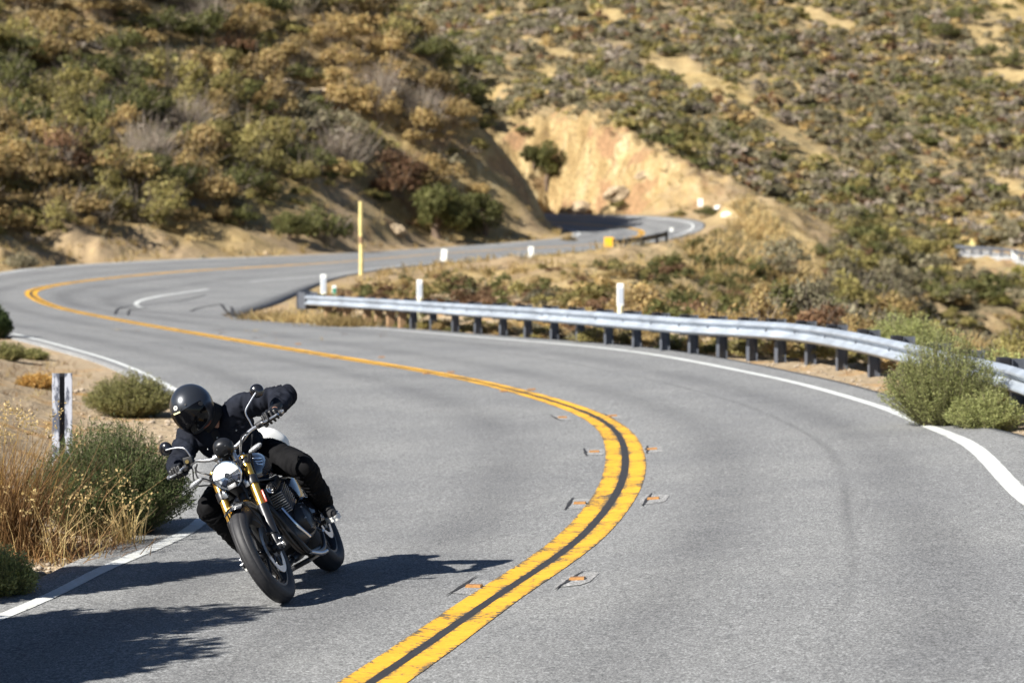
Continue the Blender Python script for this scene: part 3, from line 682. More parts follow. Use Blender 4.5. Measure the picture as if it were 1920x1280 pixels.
px_, py_, f_ = to_px(PM); top_ = to_px(PM + np.array([0, 0, 1.0]) * (RM * 1.35)[:, None])[1]
lim = np.interp(px_, [600, 680, 800, 1000, 1145, 1240, 1300, 1400, 1480, 1560, 1620, 2100], [514, 509, 499, 484, 470, 456, 432, 374, 440, 545, 560, 560])
rdx = np.interp(PM[:, 1], RIDGE[::-1, 1], RIDGE[::-1, 0]); m = (top_ > lim) & (PM[:, 1] < 170) & ~((np.abs(PM[:, 0] - rdx + 1.0) < 2.0) & (PM[:, 1] > 95)); PM, RM = PM[m], RM[m]
PV, RV = region(scatter(5200, (9, 62), (58, 176), 18), .5, 1.3, -.6, .12, 37, 4.0)
px_, py_, f_ = to_px(PV); m = (px_ > 1470) & (py_ > np.interp(px_, [1400, 1480, 1560, 1575, 2100], [380, 445, 560, 300, 300])); rdx = np.interp(PV[:, 1], RIDGE[::-1, 1], RIDGE[::-1, 0]); m &= ~((np.abs(PV[:, 0] - rdx + .8) < 2.2) & (PV[:, 1] > 95)); PV, RV = PV[m], RV[m]
KV = pick_kind(PV, 19, [(-.5, 'green'), (-.1, 'olive'), (.25, 'sage'), (.4, 'brown'), (.5, 'lime'), (.6, 'rust'), (9, 'sage')])
KM = pick_kind(PM, 9, [(-.42, 'green'), (-.12, 'olive'), (.05, 'green'), (.22, 'rust'), (.34, 'brown'), (.44, 'sage'), (.54, 'rust'), (9, 'straw')])
_p = 0
#PRINT, len(PM), len(PV), [list(np.round(hill_hit(a, b), 1)) for a, b in ((1750, 540), (1850, 560), (1650, 450), (1880, 420))])
ZONES = []
def shrub(kind, P, r, label, group, name=None, squash=1.0, sink=.05):
    lib = PROTO[kind]; nm = name or {'green': 'green_shrub', 'olive': 'olive_shrub', 'brown': 'brown_shrub', 'rust': 'rust_shrub', 'grey': 'twiggy_shrub', 'lime': 'yellow_green_shrub', 'sage': 'sage_shrub', 'straw': 'dry_grass_clump'}[kind]
    o = link(nm, lib[RS.randint(len(lib))], None, (P[0], P[1], P[2] - sink), (0, 0, RS.uniform(0, 6.28)), (r, r, r * squash))
    return tag(o, label, 'dry grass' if kind == 'straw' else 'shrub', group)
WORD = {'green': 'dark green', 'olive': 'olive green', 'brown': 'golden brown', 'rust': 'rusty red brown', 'grey': 'bare grey twiggy', 'lime': 'yellow green', 'sage': 'pale grey green', 'straw': 'straw coloured'}
# --- hand placed plants that stand out in the photograph: (px, py of the foot, half width in px, kind, squash, label)
NAMED = [
 (612, 452, 62, 'green', 1.25, 'dark green oak shrub behind the tall yellow post'),
 (455, 418, 40, 'green', .9, 'round dark green shrub above the dirt bank, left of the yellow post'),
 (640, 318, 78, 'grey', 1.0, 'large pale grey twiggy shrub halfway up the left hillside'),
 (345, 250, 85, 'grey', .7, 'wide grey leafless shrub below the ridge on the left hillside'),
 (420, 320, 42, 'rust', 1.1, 'rusty red shrub in the middle of the left hillside beside the bare tan patch'),
 (745, 340, 62, 'rust', 1.1, 'dark rusty shrub above the pair of oaks by the road'),
 (850, 125, 45, 'green', 1.1, 'dark green shrub standing on the left ridge line'),
 (460, 120, 42, 'green', .9, 'dark green shrub near the top of the left hill, left of the bare patch'),
 (575, 150, 48, 'green', .8, 'spreading dark green shrub near the top of the left hill'),
 (335, 225, 60, 'olive', .8, 'broad olive shrub on the left hillside above the grey leafless shrub'),
 (60, 110, 65, 'green', .9, 'large green shrub at the upper left edge of the hillside'),
 (40, 330, 75, 'olive', .9, 'large olive shrub over the dark bank at the left edge'),
 (210, 340, 75, 'brown', .9, 'broad golden brown shrub overhanging the dark dirt bank'),
 (270, 335, 50, 'olive', 1.0, 'olive shrub at the right end of the overhanging row on the bank'),
 (120, 345, 48, 'brown', 1.0, 'golden brown shrub between two larger ones over the dirt bank'),
 (1580, 535, 36, 'lime', 1.0, 'bright yellow green shrub on the slope below the dry grass spur'),
 (1655, 560, 34, 'lime', .9, 'second yellow green shrub, nearer the guardrail on the valley slope'),
 (1600, 590, 34, 'green', 1.2, 'dark green shrub between the two yellow green shrubs and the guardrail'),
 (1545, 480, 28, 'green', 1.1, 'dark green shrub at the foot of the dry grass spur'),
 (1330, 405, 30, 'green', .7, 'low green shrub beside the white rocks at the far bend'),
 (40, 503, 46, 'sage', .75, 'green roadside shrub at the left edge beside the far road'),
 (1064, 452, 17, 'brown', .9, 'brown shrub at the foot of the shaded spur beside the far bend'),
 (1165, 395, 22, 'olive', .8, 'small shrub at the foot of the rock cutting'),
 (1275, 402, 26, 'olive', .7, 'low shrub at the foot of the cutting beside the outer road edge'),
 (985, 240, 20, 'green', .9, 'small dark shrub on the crest left of the rock cutting'),
 (1810, 45, 40, 'green', 1.0, 'dark tree like shrub high on the far right hillside'),
 (1770, 70, 36, 'green', 1.0, 'dark shrub below the tree like shrub on the far right hillside'),
 (1840, 110, 34, 'green', .9, 'round dark shrub in the bare sandy patch at the upper right'),
 (1905, 125, 40, 'green', .9, 'dark shrub at the right edge near the bare sandy patch'),
 (1250, 108, 24, 'green', .8, 'isolated dark green shrub above the long bare strip on the far hill'),
 (1370, 185, 14, 'green', .8, 'small dark shrub inside the long bare strip of the far hill'),
 (1345, 170, 16, 'brown', .8, 'small brown shrub at the top of the long bare strip of the far hill'),
]
for px, py, rp, kd, sq, lab in NAMED:
    H = hill_hit(px, py); r = rp / (FPX / H[1])
    shrub(kd, H, r, lab, None, squash=sq, sink=.1)
# --- the 250 largest of the scattered shrubs as objects, the rest joined
sz = np.concatenate([RL / PL[:, 1], RF / PF[:, 1], RM / PM[:, 1] * .8, RV / PV[:, 1]])
src = [('L', i) for i in range(len(PL))] + [('F', i) for i in range(len(PF))] + [('M', i) for i in range(len(PM))] + [('V', i) for i in range(len(PV))]
order = np.argsort(-sz); indiv = [src[i] for i in order[:255]]; rest = [src[i] for i in order[255:]]
for w_, i in indiv:
    P, r, kd = (PL[i], RL[i], KL[i]) if w_ == 'L' else (PF[i], RF[i], KF[i]) if w_ == 'F' else (PV[i], RV[i], KV[i]) if w_ == 'V' else (PM[i], RM[i], KM[i])
    px, py, f = to_px(P)
    col = 'near the left edge' if px < 300 else 'left of the yellow pole' if px < 640 else 'right of the yellow pole' if px < 900 else 'near the spur end'
    if w_ == 'L':
        zone = ('low on the left hillside ' if py > 330 else 'halfway up the left hillside ' if py > 150 else 'high on the left hillside ') + col
    elif w_ == 'F': zone = 'on the far hillside ' + ('above the rock cutting' if px < 1300 else 'left of the long bare strip' if px < 1450 else 'near the right edge' if px > 1650 else 'right of the long bare strip') + (', near the top' if py < 150 else '')
    elif w_ == 'V': zone = 'in the valley past the guardrail ' + ('near the spur' if px < 1650 else 'near the right edge') + (', low' if py > 540 else '')
    else: zone = 'on the dry slope behind the guardrail ' + ('near its end box' if px < 750 else 'left of its middle' if px < 1000 else 'around its middle' if px < 1250 else 'below the golden spur')
    big = 'large ' if r > 1.15 else 'small ' if r < .75 else ''
    noun = 'grass clump' if kd == 'straw' else 'shrub'
    shrub(kd, P, r, '%s%s %s %s' % (big, WORD[kd], noun, zone), '%s%s %ss %s' % (big, WORD[kd], noun, zone), squash=RS.uniform(.85, 1.2), sink=.12)
def item(P, r, k): return (P[0], P[1], P[2] - .1, r, k, RS.uniform(0, 6.28))
joined('hillside_scrub', [item(PL[i], RL[i], KL[i]) for s, i in rest if s == 'L'], MID, 'small mixed brown and olive scrub filling the left hillside')
joined('distant_scrub', [item(PF[i], RF[i], KF[i]) for s, i in rest if s == 'F'], LOW, 'dense dots of grey green scrub over the far hillside')
joined('valley_scrub', [item(PV[i], RV[i], KV[i]) for s, i in rest if s == 'V'], MID, 'dense olive scrub filling the valley side beyond the guardrail')
joined('slope_scrub', [item(PM[i], RM[i], KM[i]) for s, i in rest if s == 'M'], MID, 'low mixed brush and dry tufts on the slope behind the guardrail')
# low dry grass over the bare hill ground: short tufts
def tufts(n, xr, yr, seed, hlo, hhi, kinds, name, label, gap=.5, w=.02, per=7, cond=None):
    P = scatter(n, xr, yr, seed); z, d = terrain_z(P[:, 0], P[:, 1]); Q = np.column_stack([P, z]); px, py, f = to_px(Q)
    k = (px > -120) & (px < 2040) & (py > -60) & (py < 1250) & (d > gap)
    if cond is not None: k &= cond(Q, px, py, d)
    Q = Q[k]; v = visible(Q, np.full(len(Q), .3)); Q = Q[v]; rs = np.random.RandomState(seed + 1); Vs, Ts = [], []
    lib = [grass_np(per, rs.choice(kinds), rs, 1.0, .5, .5, w) for _ in range(30)]
    for q in Q:
        V, Tn = lib[rs.randint(30)]; h = rs.uniform(hlo, hhi); Vs.append(V * h + q); Ts.append(Tn)
    return tag(link(name, leaf_mesh(name, np.concatenate(Vs), np.concatenate(Ts))), label, None, None, 'stuff')
tufts(6000, (-30, 24), (60, 172), 50, .2, .5, ['straw', 'brown', 'brown', 'sage'], 'dry_grass', 'short dry grass between the shrubs along the far road and slopes', .8, .05, 7)
tufts(9000, (6, 23), (92, 160), 60, .35, .8, ['straw', 'straw', 'straw', 'straw', 'sage'], 'dry_grass', 'pale golden grass covering the spur right of the far bend', 2.5, .06, 8, lambda Q, px, py, d: (py > np.interp(px, [1300, 1400, 1480, 1560], [428, 372, 440, 560])) & (px > 1290))
print('hits', len(PM), len(PV), [list(np.round(hill_hit(a, b), 1)) for a, b in ((1750, 540), (1850, 560), (1650, 450), (1880, 420), (1700,600))])
# ------------------------------------------------------------------ trees by the far road
def oak(px, py, rp, hp, label, name='oak_tree', kind='green', seed=0, lean=0):
    rs = np.random.RandomState(seed); H = hill_hit(px, py); s = FPX / H[1]; r = rp / s; h = hp / s
    root = tag(empty(name, (H[0], H[1], H[2] - .1)), label, 'tree', None)
    bm = bmesh.new()
    def limb(a, b, ra, rb_, n=7):
        a = Vector(a); b = Vector(b); q = (b - a).to_track_quat('Z', 'Y'); rings = []
        for t, rr in ((0, ra), (.5, (ra + rb_) / 2), (1, rb_)):
            p = a.lerp(b, t) + Vector(rs.randn(3) * ra * .3 * (t == .5)); rings.append([bm.verts.new(p + q @ Vector((math.cos(j / n * 6.283) * rr, math.sin(j / n * 6.283) * rr, 0))) for j in range(n)])
        for A, B in zip(rings, rings[1:]):
            for j in range(n): bm.faces.new((A[j], A[(j + 1) % n], B[(j + 1) % n], B[j]))
    limb((0, 0, 0), (lean * r * .3, 0, h * .4), r * .13, r * .08)
    Cs, Rr = [], []
    nl = 15
    for i in range(nl):
        a = rs.rand() * 6.283; q = math.sqrt(rs.rand()) * .78 * r; z = h * (.32 + .5 * rs.rand() * (1.15 - q / r * .6)); Cs.append((q * math.cos(a) + lean * r * .3 * z / h * 2, q * math.sin(a), z)); Rr.append(r * rs.uniform(.22, .38))
        if i % 2 == 0: limb((lean * r * .25, 0, h * (.22 + .15 * rs.rand())), Cs[-1], r * .05, r * .015, 5)
    me = bpy.data.meshes.new('trunk'); bm.to_mesh(me); bm.free(); me.materials.append(M_STEM); link('trunk', me, root)
    n = 3600; Cs = np.array(Cs); Rr = np.array(Rr); k = rs.choice(nl, n, p=Rr ** 2 / (Rr ** 2).sum()); d = unit(rs.randn(n, 3)); rad = Rr[k] * (1 - .5 * rs.rand(n) ** 2 + .3 * rs.rand(n) ** 5)
    C = Cs[k] + d * rad[:, None] * [1, 1, .85]; C[:, 2] = np.maximum(C[:, 2], h * .06)
    V = leaf_quads(C, unit(d + rs.randn(n, 3) * .6), r * .05, rs); Tn = tint_of(kind, n, rs); Tn[:, :3] *= (.7 + .6 * rs.rand(nl))[k][:, None]
    link('crown', leaf_mesh('crown', V, np.repeat(Tn, 4, 0)), root); return root
oak(820, 446, 76, 122, 'broad dark green oak by the far road, left one of a close pair', seed=1)
oak(908, 438, 58, 92, 'smaller oak touching the right side of the broad one by the far road', seed=2)
oak(1025, 398, 46, 112, 'oak leaning from the end of the spur in front of the rock cutting', seed=3, lean=.4)
oak(1000, 318, 28, 48, 'small dark oak on the spur just above the leaning oak', seed=4)
oak(545, 452, 38, 62, 'low bushy oak at the road bank left of the yellow post', seed=6)

# ------------------------------------------------------------------ plants close to the camera
def wispy(n_stems, rx, h, kind, rs, leaves=22, leaf=.035, lw=.006, top=.55, stemkind='sage'):
    """feathery shrub: many thin curved stems carrying short needle leaves"""
    a = rs.rand(n_stems) * 6.283; q = np.sqrt(rs.rand(n_stems)); tip = np.stack([np.cos(a) * q * rx, np.sin(a) * q * rx * .8, h * (1.0 - .55 * q ** 2) * (.62 + .42 * rs.rand(n_stems))], 1)
    base = np.stack([np.cos(a) * q * rx * .22, np.sin(a) * q * rx * .2, np.zeros(n_stems)], 1)
    midp = (base + tip) / 2 + np.stack([np.cos(a), np.sin(a), np.zeros(n_stems)], 1) * (rx * .10) + rs.randn(n_stems, 3) * .03
    def B(t): return base[:, None] * ((1 - t) ** 2)[..., None] + midp[:, None] * (2 * t * (1 - t))[..., None] + tip[:, None] * (t ** 2)[..., None]
    t5 = np.tile(np.linspace(0, 1, 5), (n_stems, 1)); P = B(t5); side = unit(np.cross(tip - base, rs.randn(n_stems, 3)))[:, None] * (.003 * np.linspace(1.2, .4, 5))[None, :, None]
    A = P - side; C = P + side
    V1 = np.stack([A[:, :-1], C[:, :-1], C[:, 1:], A[:, 1:]], 2).reshape(-1, 3); T1 = np.repeat(tint_of(stemkind, n_stems, rs), 16, 0)
    t = 1 - (1 - .22) * rs.rand(n_stems, leaves) ** (1 / .8); Q = B(t).reshape(-1, 3) + rs.randn(n_stems * leaves, 3) * .012
    n = len(Q); ax = unit(np.repeat(unit(tip - base), leaves, 0) * .7 + rs.randn(n, 3) * .75); sd = unit(np.cross(ax, rs.randn(n, 3)))
    L = leaf * (.6 + .8 * rs.rand(n, 1)); w_ = lw * (.7 + .6 * rs.rand(n, 1))
    V2 = np.stack([Q - sd * w_ * .6, Q + ax * L * .5 - sd * w_, Q + ax * L, Q + ax * L * .5 + sd * w_], 1).reshape(-1, 3)
    T2 = np.repeat(tint_of(kind, n, rs) * np.repeat(np.concatenate([(.7 + .6 * rs.rand(n_stems, 1)) * np.ones((1, 3)), np.ones((n_stems, 1))], 1), leaves, 0), 4, 0)
    V = np.concatenate([V1, V2]); V[:, 2] = np.maximum(V[:, 2], .005)
    return V, np.concatenate([T1, T2])
KINDS.update({'fgreen': ((.075, .105, .036), (.165, .20, .075)), 'flime': ((.23, .25, .085), (.42, .43, .18)), 'fsage': ((.27, .28, .10), (.48, .48, .20)), 'gold': ((.36, .21, .055), (.58, .38, .13)), 'umber': ((.15, .085, .038), (.31, .185, .08)), 'fol': ((.15, .155, .055), (.30, .275, .11)), 'dgreen': ((.03, .05, .018), (.07, .095, .03))})
def near_plant(name, pos, parts, label, cat='shrub', group=None):
    root = tag(empty(name, (pos[0], pos[1], pos[2] - .02)), label, cat, group)
    for pn, (V, Tn) in parts: tag(link(pn, leaf_mesh(pn, V, Tn), root), kind='stuff')
    return root
rs = np.random.RandomState(77)
def on_ground(px, py, hb):
    p = Dp(px, py, hb); return np.array([p[0], p[1], float(ground_z(p[0], p[1])[0])])
def heads(V, n, rs, size=.02, kind='straw'):
    """seed heads: small ragged clusters at the tips of tall blades"""
    tipz = V.reshape(-1, 8, 3)[:, 6]; o = np.argsort(-tipz[:, 2])[:n]; C = np.repeat(tipz[o], 14, 0); k = len(C)
    C = C + rs.randn(k, 3) * [size, size, size * 1.8]; return leaf_quads(C, unit(rs.randn(k, 3)), size * .55, rs), np.repeat(tint_of(kind, k, rs), 4, 0)
P0 = on_ground(205, 955, 2.4)
near_plant('rabbitbrush', P0, [('foliage', wispy(2200, .68, .92, 'fgreen', rs, 32, .032, .0036))], 'large feathery dark green bush beside the white edge line behind the rider')
P0 = on_ground(245, 766, 2.55)
near_plant('rabbitbrush', P0, [('foliage', wispy(1100, .58, .58, 'fol', rs, 26, .036, .0048))], 'rounded olive bush at the road edge, upper left of the helmet')
P0 = on_ground(-8, 1072, 2.34)
near_plant('sagebrush', P0, [('foliage', wispy(420, .27, .37, 'fsage', rs, 34, .028, .005))], 'pale yellow green sagebrush in the lower left corner by the gravel')
P0 = on_ground(1768, 797, 2.28)
near_plant('rabbitbrush', P0, [('foliage', wispy(1050, .64, 1.04, 'flime', rs, 30, .036, .0038))], 'big feathery yellow green bush growing through the guardrail')
P0 = on_ground(1850, 806, 2.27)
near_plant('rabbitbrush', P0, [('foliage', wispy(420, .42, .42, 'flime', rs, 28, .036, .004))], 'lower feathery bush at the right foot of the big one by the guardrail')
P0 = on_ground(1900, 800, 2.28)
near_plant('rabbitbrush', P0 + [.45, 3.2, -.25], [('foliage', wispy(1100, .75, .85, 'flime', rs, 26, .045, .007))], 'feathery bush behind the guardrail at the right edge')
near_plant('rabbitbrush', on_ground(1700, 700, 2.4) + [.35, 2.2, -.1], [('foliage', wispy(900, .7, .8, 'flime', rs, 24, .045, .007))], 'feathery bush behind the guardrail, left of the biggest one')
P0 = on_ground(-12, 626, 2.62)
near_plant('rabbitbrush', P0, [('foliage', wispy(600, .36, .72, 'dgreen', rs, 24, .05, .012))], 'dark green bush cut by the left edge of the view beside the near bend')
for px, py, hb, rr, hh, kd, lab in [
  (60, 668, 2.62, .30, .2, 'fol', 'small olive bush on the sandy shoulder above the channel marker'),
  (15, 672, 2.55, .34, .32, 'fol', 'olive bush on the sand at the left edge above the marker'),
  (70, 722, 2.5, .3, .22, 'gold', 'low golden tuft on the sand left of the marker'),
  (300, 748, 2.56, .2, .16, 'fol', 'small bush at the right foot of the rounded olive bush')]:
    near_plant('low_bush', on_ground(px, py, hb), [('foliage', wispy(260, rr, hh, kd, rs, 20, .04, .008))], lab)
# tall dry weeds at the left edge, straw tufts in front of the green bush
def dry_weeds(px, py, hb, n, h, spread, lean, label, kind='gold', w=.0035, hd=14, ux=0.0):
    V, Tn = grass_np(n, kind, rs, h, spread, lean, w); V[:, 0] += ux * V[:, 2]
    near_plant('dry_weed', on_ground(px, py, hb), [('stalks', (V, Tn)), ('seed_heads', heads(V, hd, rs))], label, 'dry grass')
dry_weeds(-25, 985, 2.36, 260, 1.05, .28, .2, 'tall golden dry weeds at the left edge in front of the channel marker', hd=40)
dry_weeds(5, 990, 2.35, 700, .92, .34, .26, 'rusty brown dry weeds at the left edge below the golden ones', 'umber', hd=20)
dry_weeds(232, 985, 2.42, 80, .40, .14, .28, 'pale straw tuft standing in front of the large green bush', 'straw', .0045, hd=10)
dry_weeds(150, 960, 2.4, 40, .62, .3, .5, 'thin bent straw stalks crossing in front of the green bush', 'straw', .003, hd=16, ux=.3)
dry_weeds(85, 1015, 2.4, 60, .55, .3, .4, 'loose dry stalks with pale seed heads above the sagebrush', 'straw', .003, hd=22)
dry_weeds(95, 1000, 2.38, 320, .34, .5, .6, 'flattened dark dry stems lying under the tall weeds', 'umber', .004, hd=4)
# low bank grass of the far road edge and around the end of the guardrail
def rail_grass(px, py, hb, r, h, n, kind, label, w=.012):
    V, Tn = grass_np(n, kind, rs, h, r * 1.2, .4, w); near_plant('dry_grass_clump', on_ground(px, py, hb), [('blades', (V, Tn))], label, 'dry grass')
rail_grass(505, 600, 3.08, .62, .42, 420, 'brown', 'dry brown grass in front of the guardrail end')
rail_grass(560, 604, 3.08, .5, .42, 420, 'straw', 'straw clump under the guardrail end box')
rail_grass(640, 610, 3.02, .55, .40, 420, 'brown', 'brown grass under the first guardrail panel')
rail_grass(470, 600, 3.12, .25, .2, 160, 'fol', 'small green tuft at the point of the pull off')
tufts(2600, (-13, -2.4), (13, 52), 61, .04, .16, ['straw', 'umber', 'umber', 'brown'], 'dry_litter', 'short dead grass and twigs littering the left shoulder', .5, .03, 6)
tufts(900, (3.5, 9), (17, 50), 63, .04, .14, ['straw', 'umber', 'sage'], 'dry_litter', 'short dead grass along the guardrail shoulder', .5, .03, 6)
# the tall shrubs just outside the picture on the left, whose shadows fall across the lane
for (x, y, hh, rr, lab) in [(-4.85, 9.4, 2.5, .8, 'tall stemmy shrub beside the lane, nearest the camera'), (-4.4, 11.0, 2.5, .95, 'tall stemmy shrub beside the lane, second from the camera'), (-4.55, 12.0, 2.7, 1.0, 'tall stemmy shrub beside the lane, third from the camera'), (-4.65, 14.2, 2.6, .75, 'tall stemmy shrub beside the lane behind the sagebrush')]:
    z = float(ground_z(x, y)[0]); near_plant('tall_shrub', (x, y, z), [('foliage', wispy(800, rr, hh, 'fgreen', rs, 60, .10, .022))], lab)
# gravel on the shoulder
def gravel(n, seed, name, label, u0, u1, side, dmin, dmax, s0, s1):
    g = np.random.RandomState(seed); ico = [Vector(v) for v in ((0, 0, 1), (.9, 0, .3), (.28, .86, .35), (-.75, .5, .25), (-.7, -.55, .35), (.3, -.85, .3), (0, 0, -.5))]
    fa = [(0, 1, 2), (0, 2, 3), (0, 3, 4), (0, 4, 5), (0, 5, 1), (6, 2, 1), (6, 3, 2), (6, 4, 3), (6, 5, 4), (6, 1, 5)]
    I = np.array([list(v) for v in ico]); Vs, Fs, k = [], [], 0; E = CLX if side < 0 else CRX; idx = rng(u0, u1)
    for _ in range(n):
        i = idx[g.randint(len(idx))]; v = E[i] - CC[i]; v = v / np.linalg.norm(v[:2]); p = E[i] + v * (dmin + (dmax - dmin) * g.rand() ** 1.6) + [g.randn() * .2, g.randn() * .2, 0]
        z = float(ground_z(p[0], p[1])[0]); s = s0 + (s1 - s0) * g.rand() ** 3; a = g.rand() * 6.28; c, sn = math.cos(a), math.sin(a)
        J = I * (s * (.7 + .6 * g.rand(3))) * [1, 1, .7]; W = np.stack([J[:, 0] * c - J[:, 1] * sn + p[0], J[:, 0] * sn + J[:, 1] * c + p[1], J[:, 2] + z + s * .1], 1)
        Vs.append(W); Fs += [[q + k for q in f] for f in fa]; k += 7
    me = mesh_np(name, np.concatenate(Vs), Fs, M_STONE); return tag(link(name, me), label, None, None, 'stuff')
M_STONE = mat('shoulder_stone', (.34, .28, .21), .9, vary=(3, .45))
gravel(1500, 5, 'shoulder_gravel', 'loose stones between the white line and the weeds', 3.2, 8, -1, -.2, 1.3, .012, .05)
gravel(700, 6, 'shoulder_gravel', 'loose pale stones between the road edge and the guardrail', 4.5, 9.5, 1, -.1, 1.0, .012, .04)
# boulders
def boulder(px, py, rp, label, col=(.55, .47, .36), seed=0, flat=.7):
    H = hill_hit(px, py); r = rp / (FPX / H[1]); bm = bmesh.new(); bmesh.ops.create_icosphere(bm, subdivisions=3, radius=1)
    for v in bm.verts:
        n = mnoise.noise(v.co * 1.3 + Vector((seed * 5, 0, 0))) * .5 + mnoise.noise(v.co * 3.5 + Vector((seed, 3, 0))) * .16; v.co *= (1 + n); v.co.z *= flat
    me = bpy.data.meshes.new('boulder'); bm.to_mesh(me); bm.free(); me.materials.append(M_BOULDER if col[0] < .6 else M_WHITEROCK)
    return tag(link('boulder', me, None, (H[0], H[1], H[2] + r * .2), (0, 0, seed), r), label, 'rock')
M_BOULDER = mat('pale_boulder', (.34, .26, .165), .9, vary=(2.5, .3), bump=(3, .6, .2)); M_WHITEROCK = mat('white_rock', (.72, .69, .63), .9, vary=(3, .15))
boulder(1346, 392, 8, 'white rock at the far bend beside the low green shrub', (.7, 0, 0), 1)
boulder(1362, 404, 9, 'second white rock at the far bend, lower right of the first', (.7, 0, 0), 2)
boulder(745, 430, 16, 'pale tan boulder in the dirt bank right of the yellow post', seed=3)
boulder(1158, 372, 24, 'overhanging block added for shade at the foot of the rock cutting, right of the oak', seed=9, flat=.6)  # added block, flattened to shade the wall below like a hollow
boulder(1092, 378, 22, 'grey block added for shade at the foot of the rock cutting beside the leaning oak', seed=11, flat=.7)  # added block, there to cast shade at the wall foot
boulder(1205, 330, 14, 'small jutting block added for shade halfway up the rock cutting', seed=12, flat=.7)  # added block, there to cast shade on the wall face
boulder(1752, 603, 9, 'pale stone on the bare path below the valley scrub', seed=4)
boulder(598, 185, 26, 'long pale rock outcrop in the bare patch high on the left hill', seed=5, flat=.45)
boulder(545, 172, 24, 'pale rock outcrop at the upper end of the bare patch on the left hill', seed=6, flat=.45)
boulder(335, 45, 22, 'pale rock outcrop at the top of the left hill', seed=7, flat=.5)
boulder(500, 475, 7, 'low stone at the foot of the dirt bank', seed=8)
# ------------------------------------------------------------------ guardrail and roadside furniture
M_GALV = mat('galvanised_steel', (.35, .39, .44), .45, .25, vary=(2.2, .3), bump=(4, .25, .02)); M_GALVD = mat('shade_darkened_galvanised', (.105, .115, .135), .5, .3, vary=(5, .2))  # second steel is darkened to put the posts' shaded side into the colour
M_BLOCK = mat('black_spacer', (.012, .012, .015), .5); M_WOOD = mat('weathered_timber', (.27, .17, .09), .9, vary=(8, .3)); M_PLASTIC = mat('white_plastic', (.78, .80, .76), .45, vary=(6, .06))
M_CREAM = mat('yellowed_plastic', (.74, .72, .50), .5); M_REFL = mat('silver_reflective', (.55, .60, .66), .3, .3); M_GREENP = mat('green_plastic', (.02, .22, .14), .5); M_YELP = mat('yellow_post_paint', (.66, .55, .22), .6, vary=(4, .25)); M_AMBER = mat('amber_reflector', (.30, .15, .05), .35, vary=(40, .25)); M_ORANGE = mat('yellow_marker', (.85, .46, .02), .5); M_BLACK = mat('black_paint', (.012, .012, .013), .5)
def bmesh_obj(name, bm, material, parent=None, smooth_sh=False, bevel=0.0, loc=None, rot=None):
    if bevel:
        bmesh.ops.bevel(bm, geom=[e for e in bm.edges if e.is_manifold and e.calc_face_angle(0) > .6], offset=bevel, segments=2, profile=.6, affect='EDGES', clamp_overlap=True)
    bmesh.ops.recalc_face_normals(bm, faces=bm.faces[:])
    me = bpy.data.meshes.new(name); bm.to_mesh(me); bm.free()
    for m in (material if isinstance(material, (list, tuple)) else [material]): me.materials.append(m)
    if smooth_sh:
        for p in me.polygons: p.use_smooth = True
        try: me.set_sharp_from_angle(angle=R(38))
        except Exception: pass
    return link(name, me, parent, loc, rot)
def bm_box(bm, c, s, rot=None, mi=0):
    r = bmesh.ops.create_cube(bm, size=1); M = Matrix.Translation(c) @ (rot.to_4x4() if rot is not None else Matrix()) @ Matrix.Diagonal((*s, 1)); bmesh.ops.transform(bm, matrix=M, verts=r['verts'])
    for f in {f for v in r['verts'] for f in v.link_faces}: f.material_index = mi
    return r['verts']
def bm_cyl(bm, a, b, ra, rb_=None, n=16, caps=True, mi=0):
    a = Vector(a); b = Vector(b); rb_ = ra if rb_ is None else rb_; d = b - a; q = d.to_track_quat('Z', 'Y')
    r = bmesh.ops.create_cone(bm, cap_ends=caps, segments=n, radius1=ra, radius2=rb_, depth=d.length)
    bmesh.ops.transform(bm, matrix=Matrix.Translation((a + b) / 2) @ q.to_matrix().to_4x4(), verts=r['verts'])
    for f in {f for v in r['verts'] for f in v.link_faces}: f.material_index = mi
    return r['verts']
def bm_tube(bm, pts, rad, n=10, mi=0, cap=True):
    """tube along a smooth curve through pts; rad a number or one per point"""
    P = np.array([list(p) for p in pts], float); k = len(P); m = max(2, 6) if k > 2 else 1
    u = np.linspace(0, k - 1, (k - 1) * m + 1); Q = crom(P, u) if k > 2 else P; rr = np.interp(u, np.arange(k), np.full(k, rad) if np.isscalar(rad) else np.array(rad, float)) if k > 2 else (np.full(2, rad) if np.isscalar(rad) else np.array(rad, float))
    rings = []; prev = None
    for i in range(len(Q)):
        d = Vector(Q[min(i + 1, len(Q) - 1)] - Q[max(i - 1, 0)]).normalized()
        if prev is None: x = d.orthogonal().normalized()
        else: x = (prev - d * prev.dot(d)).normalized()
        prev = x; y = d.cross(x); c = Vector(Q[i])
        rings.append([bm.verts.new(c + (x * math.cos(j / n * 6.28318) + y * math.sin(j / n * 6.28318)) * rr[i]) for j in range(n)])
    fs = []
    for A, B in zip(rings, rings[1:]):
        for j in range(n): fs.append(bm.faces.new((A[j], A[(j + 1) % n], B[(j + 1) % n], B[j])))
    if cap: fs.append(bm.faces.new(rings[0][::-1])); fs.append(bm.faces.new(rings[-1]))
    for f in fs: f.material_index = mi
    return rings
RAIL_PX = [(2260, 980, 2.22), (2080, 880, 2.25), (1920, 800, 2.3), (1785, 757, 2.34), (1617, 707, 2.41), (1501, 683, 2.45), (1393, 673, 2.49), (1283, 664, 2.54), (1178, 652, 2.61), (1073, 641, 2.68), (975, 631, 2.76), (882, 623, 2.84), (800, 615, 2.92), (723, 608, 2.99), (650, 602, 3.05), (580, 597, 3.11)]
RP = np.array([Dp(*p) for p in RAIL_PX]); uq = np.linspace(0, len(RP) - 1, 900); RQ = crom(RP, uq)
for _ in range(60): RQ[1:-1] = (RQ[:-2] + 2 * RQ[1:-1] + RQ[2:]) / 4
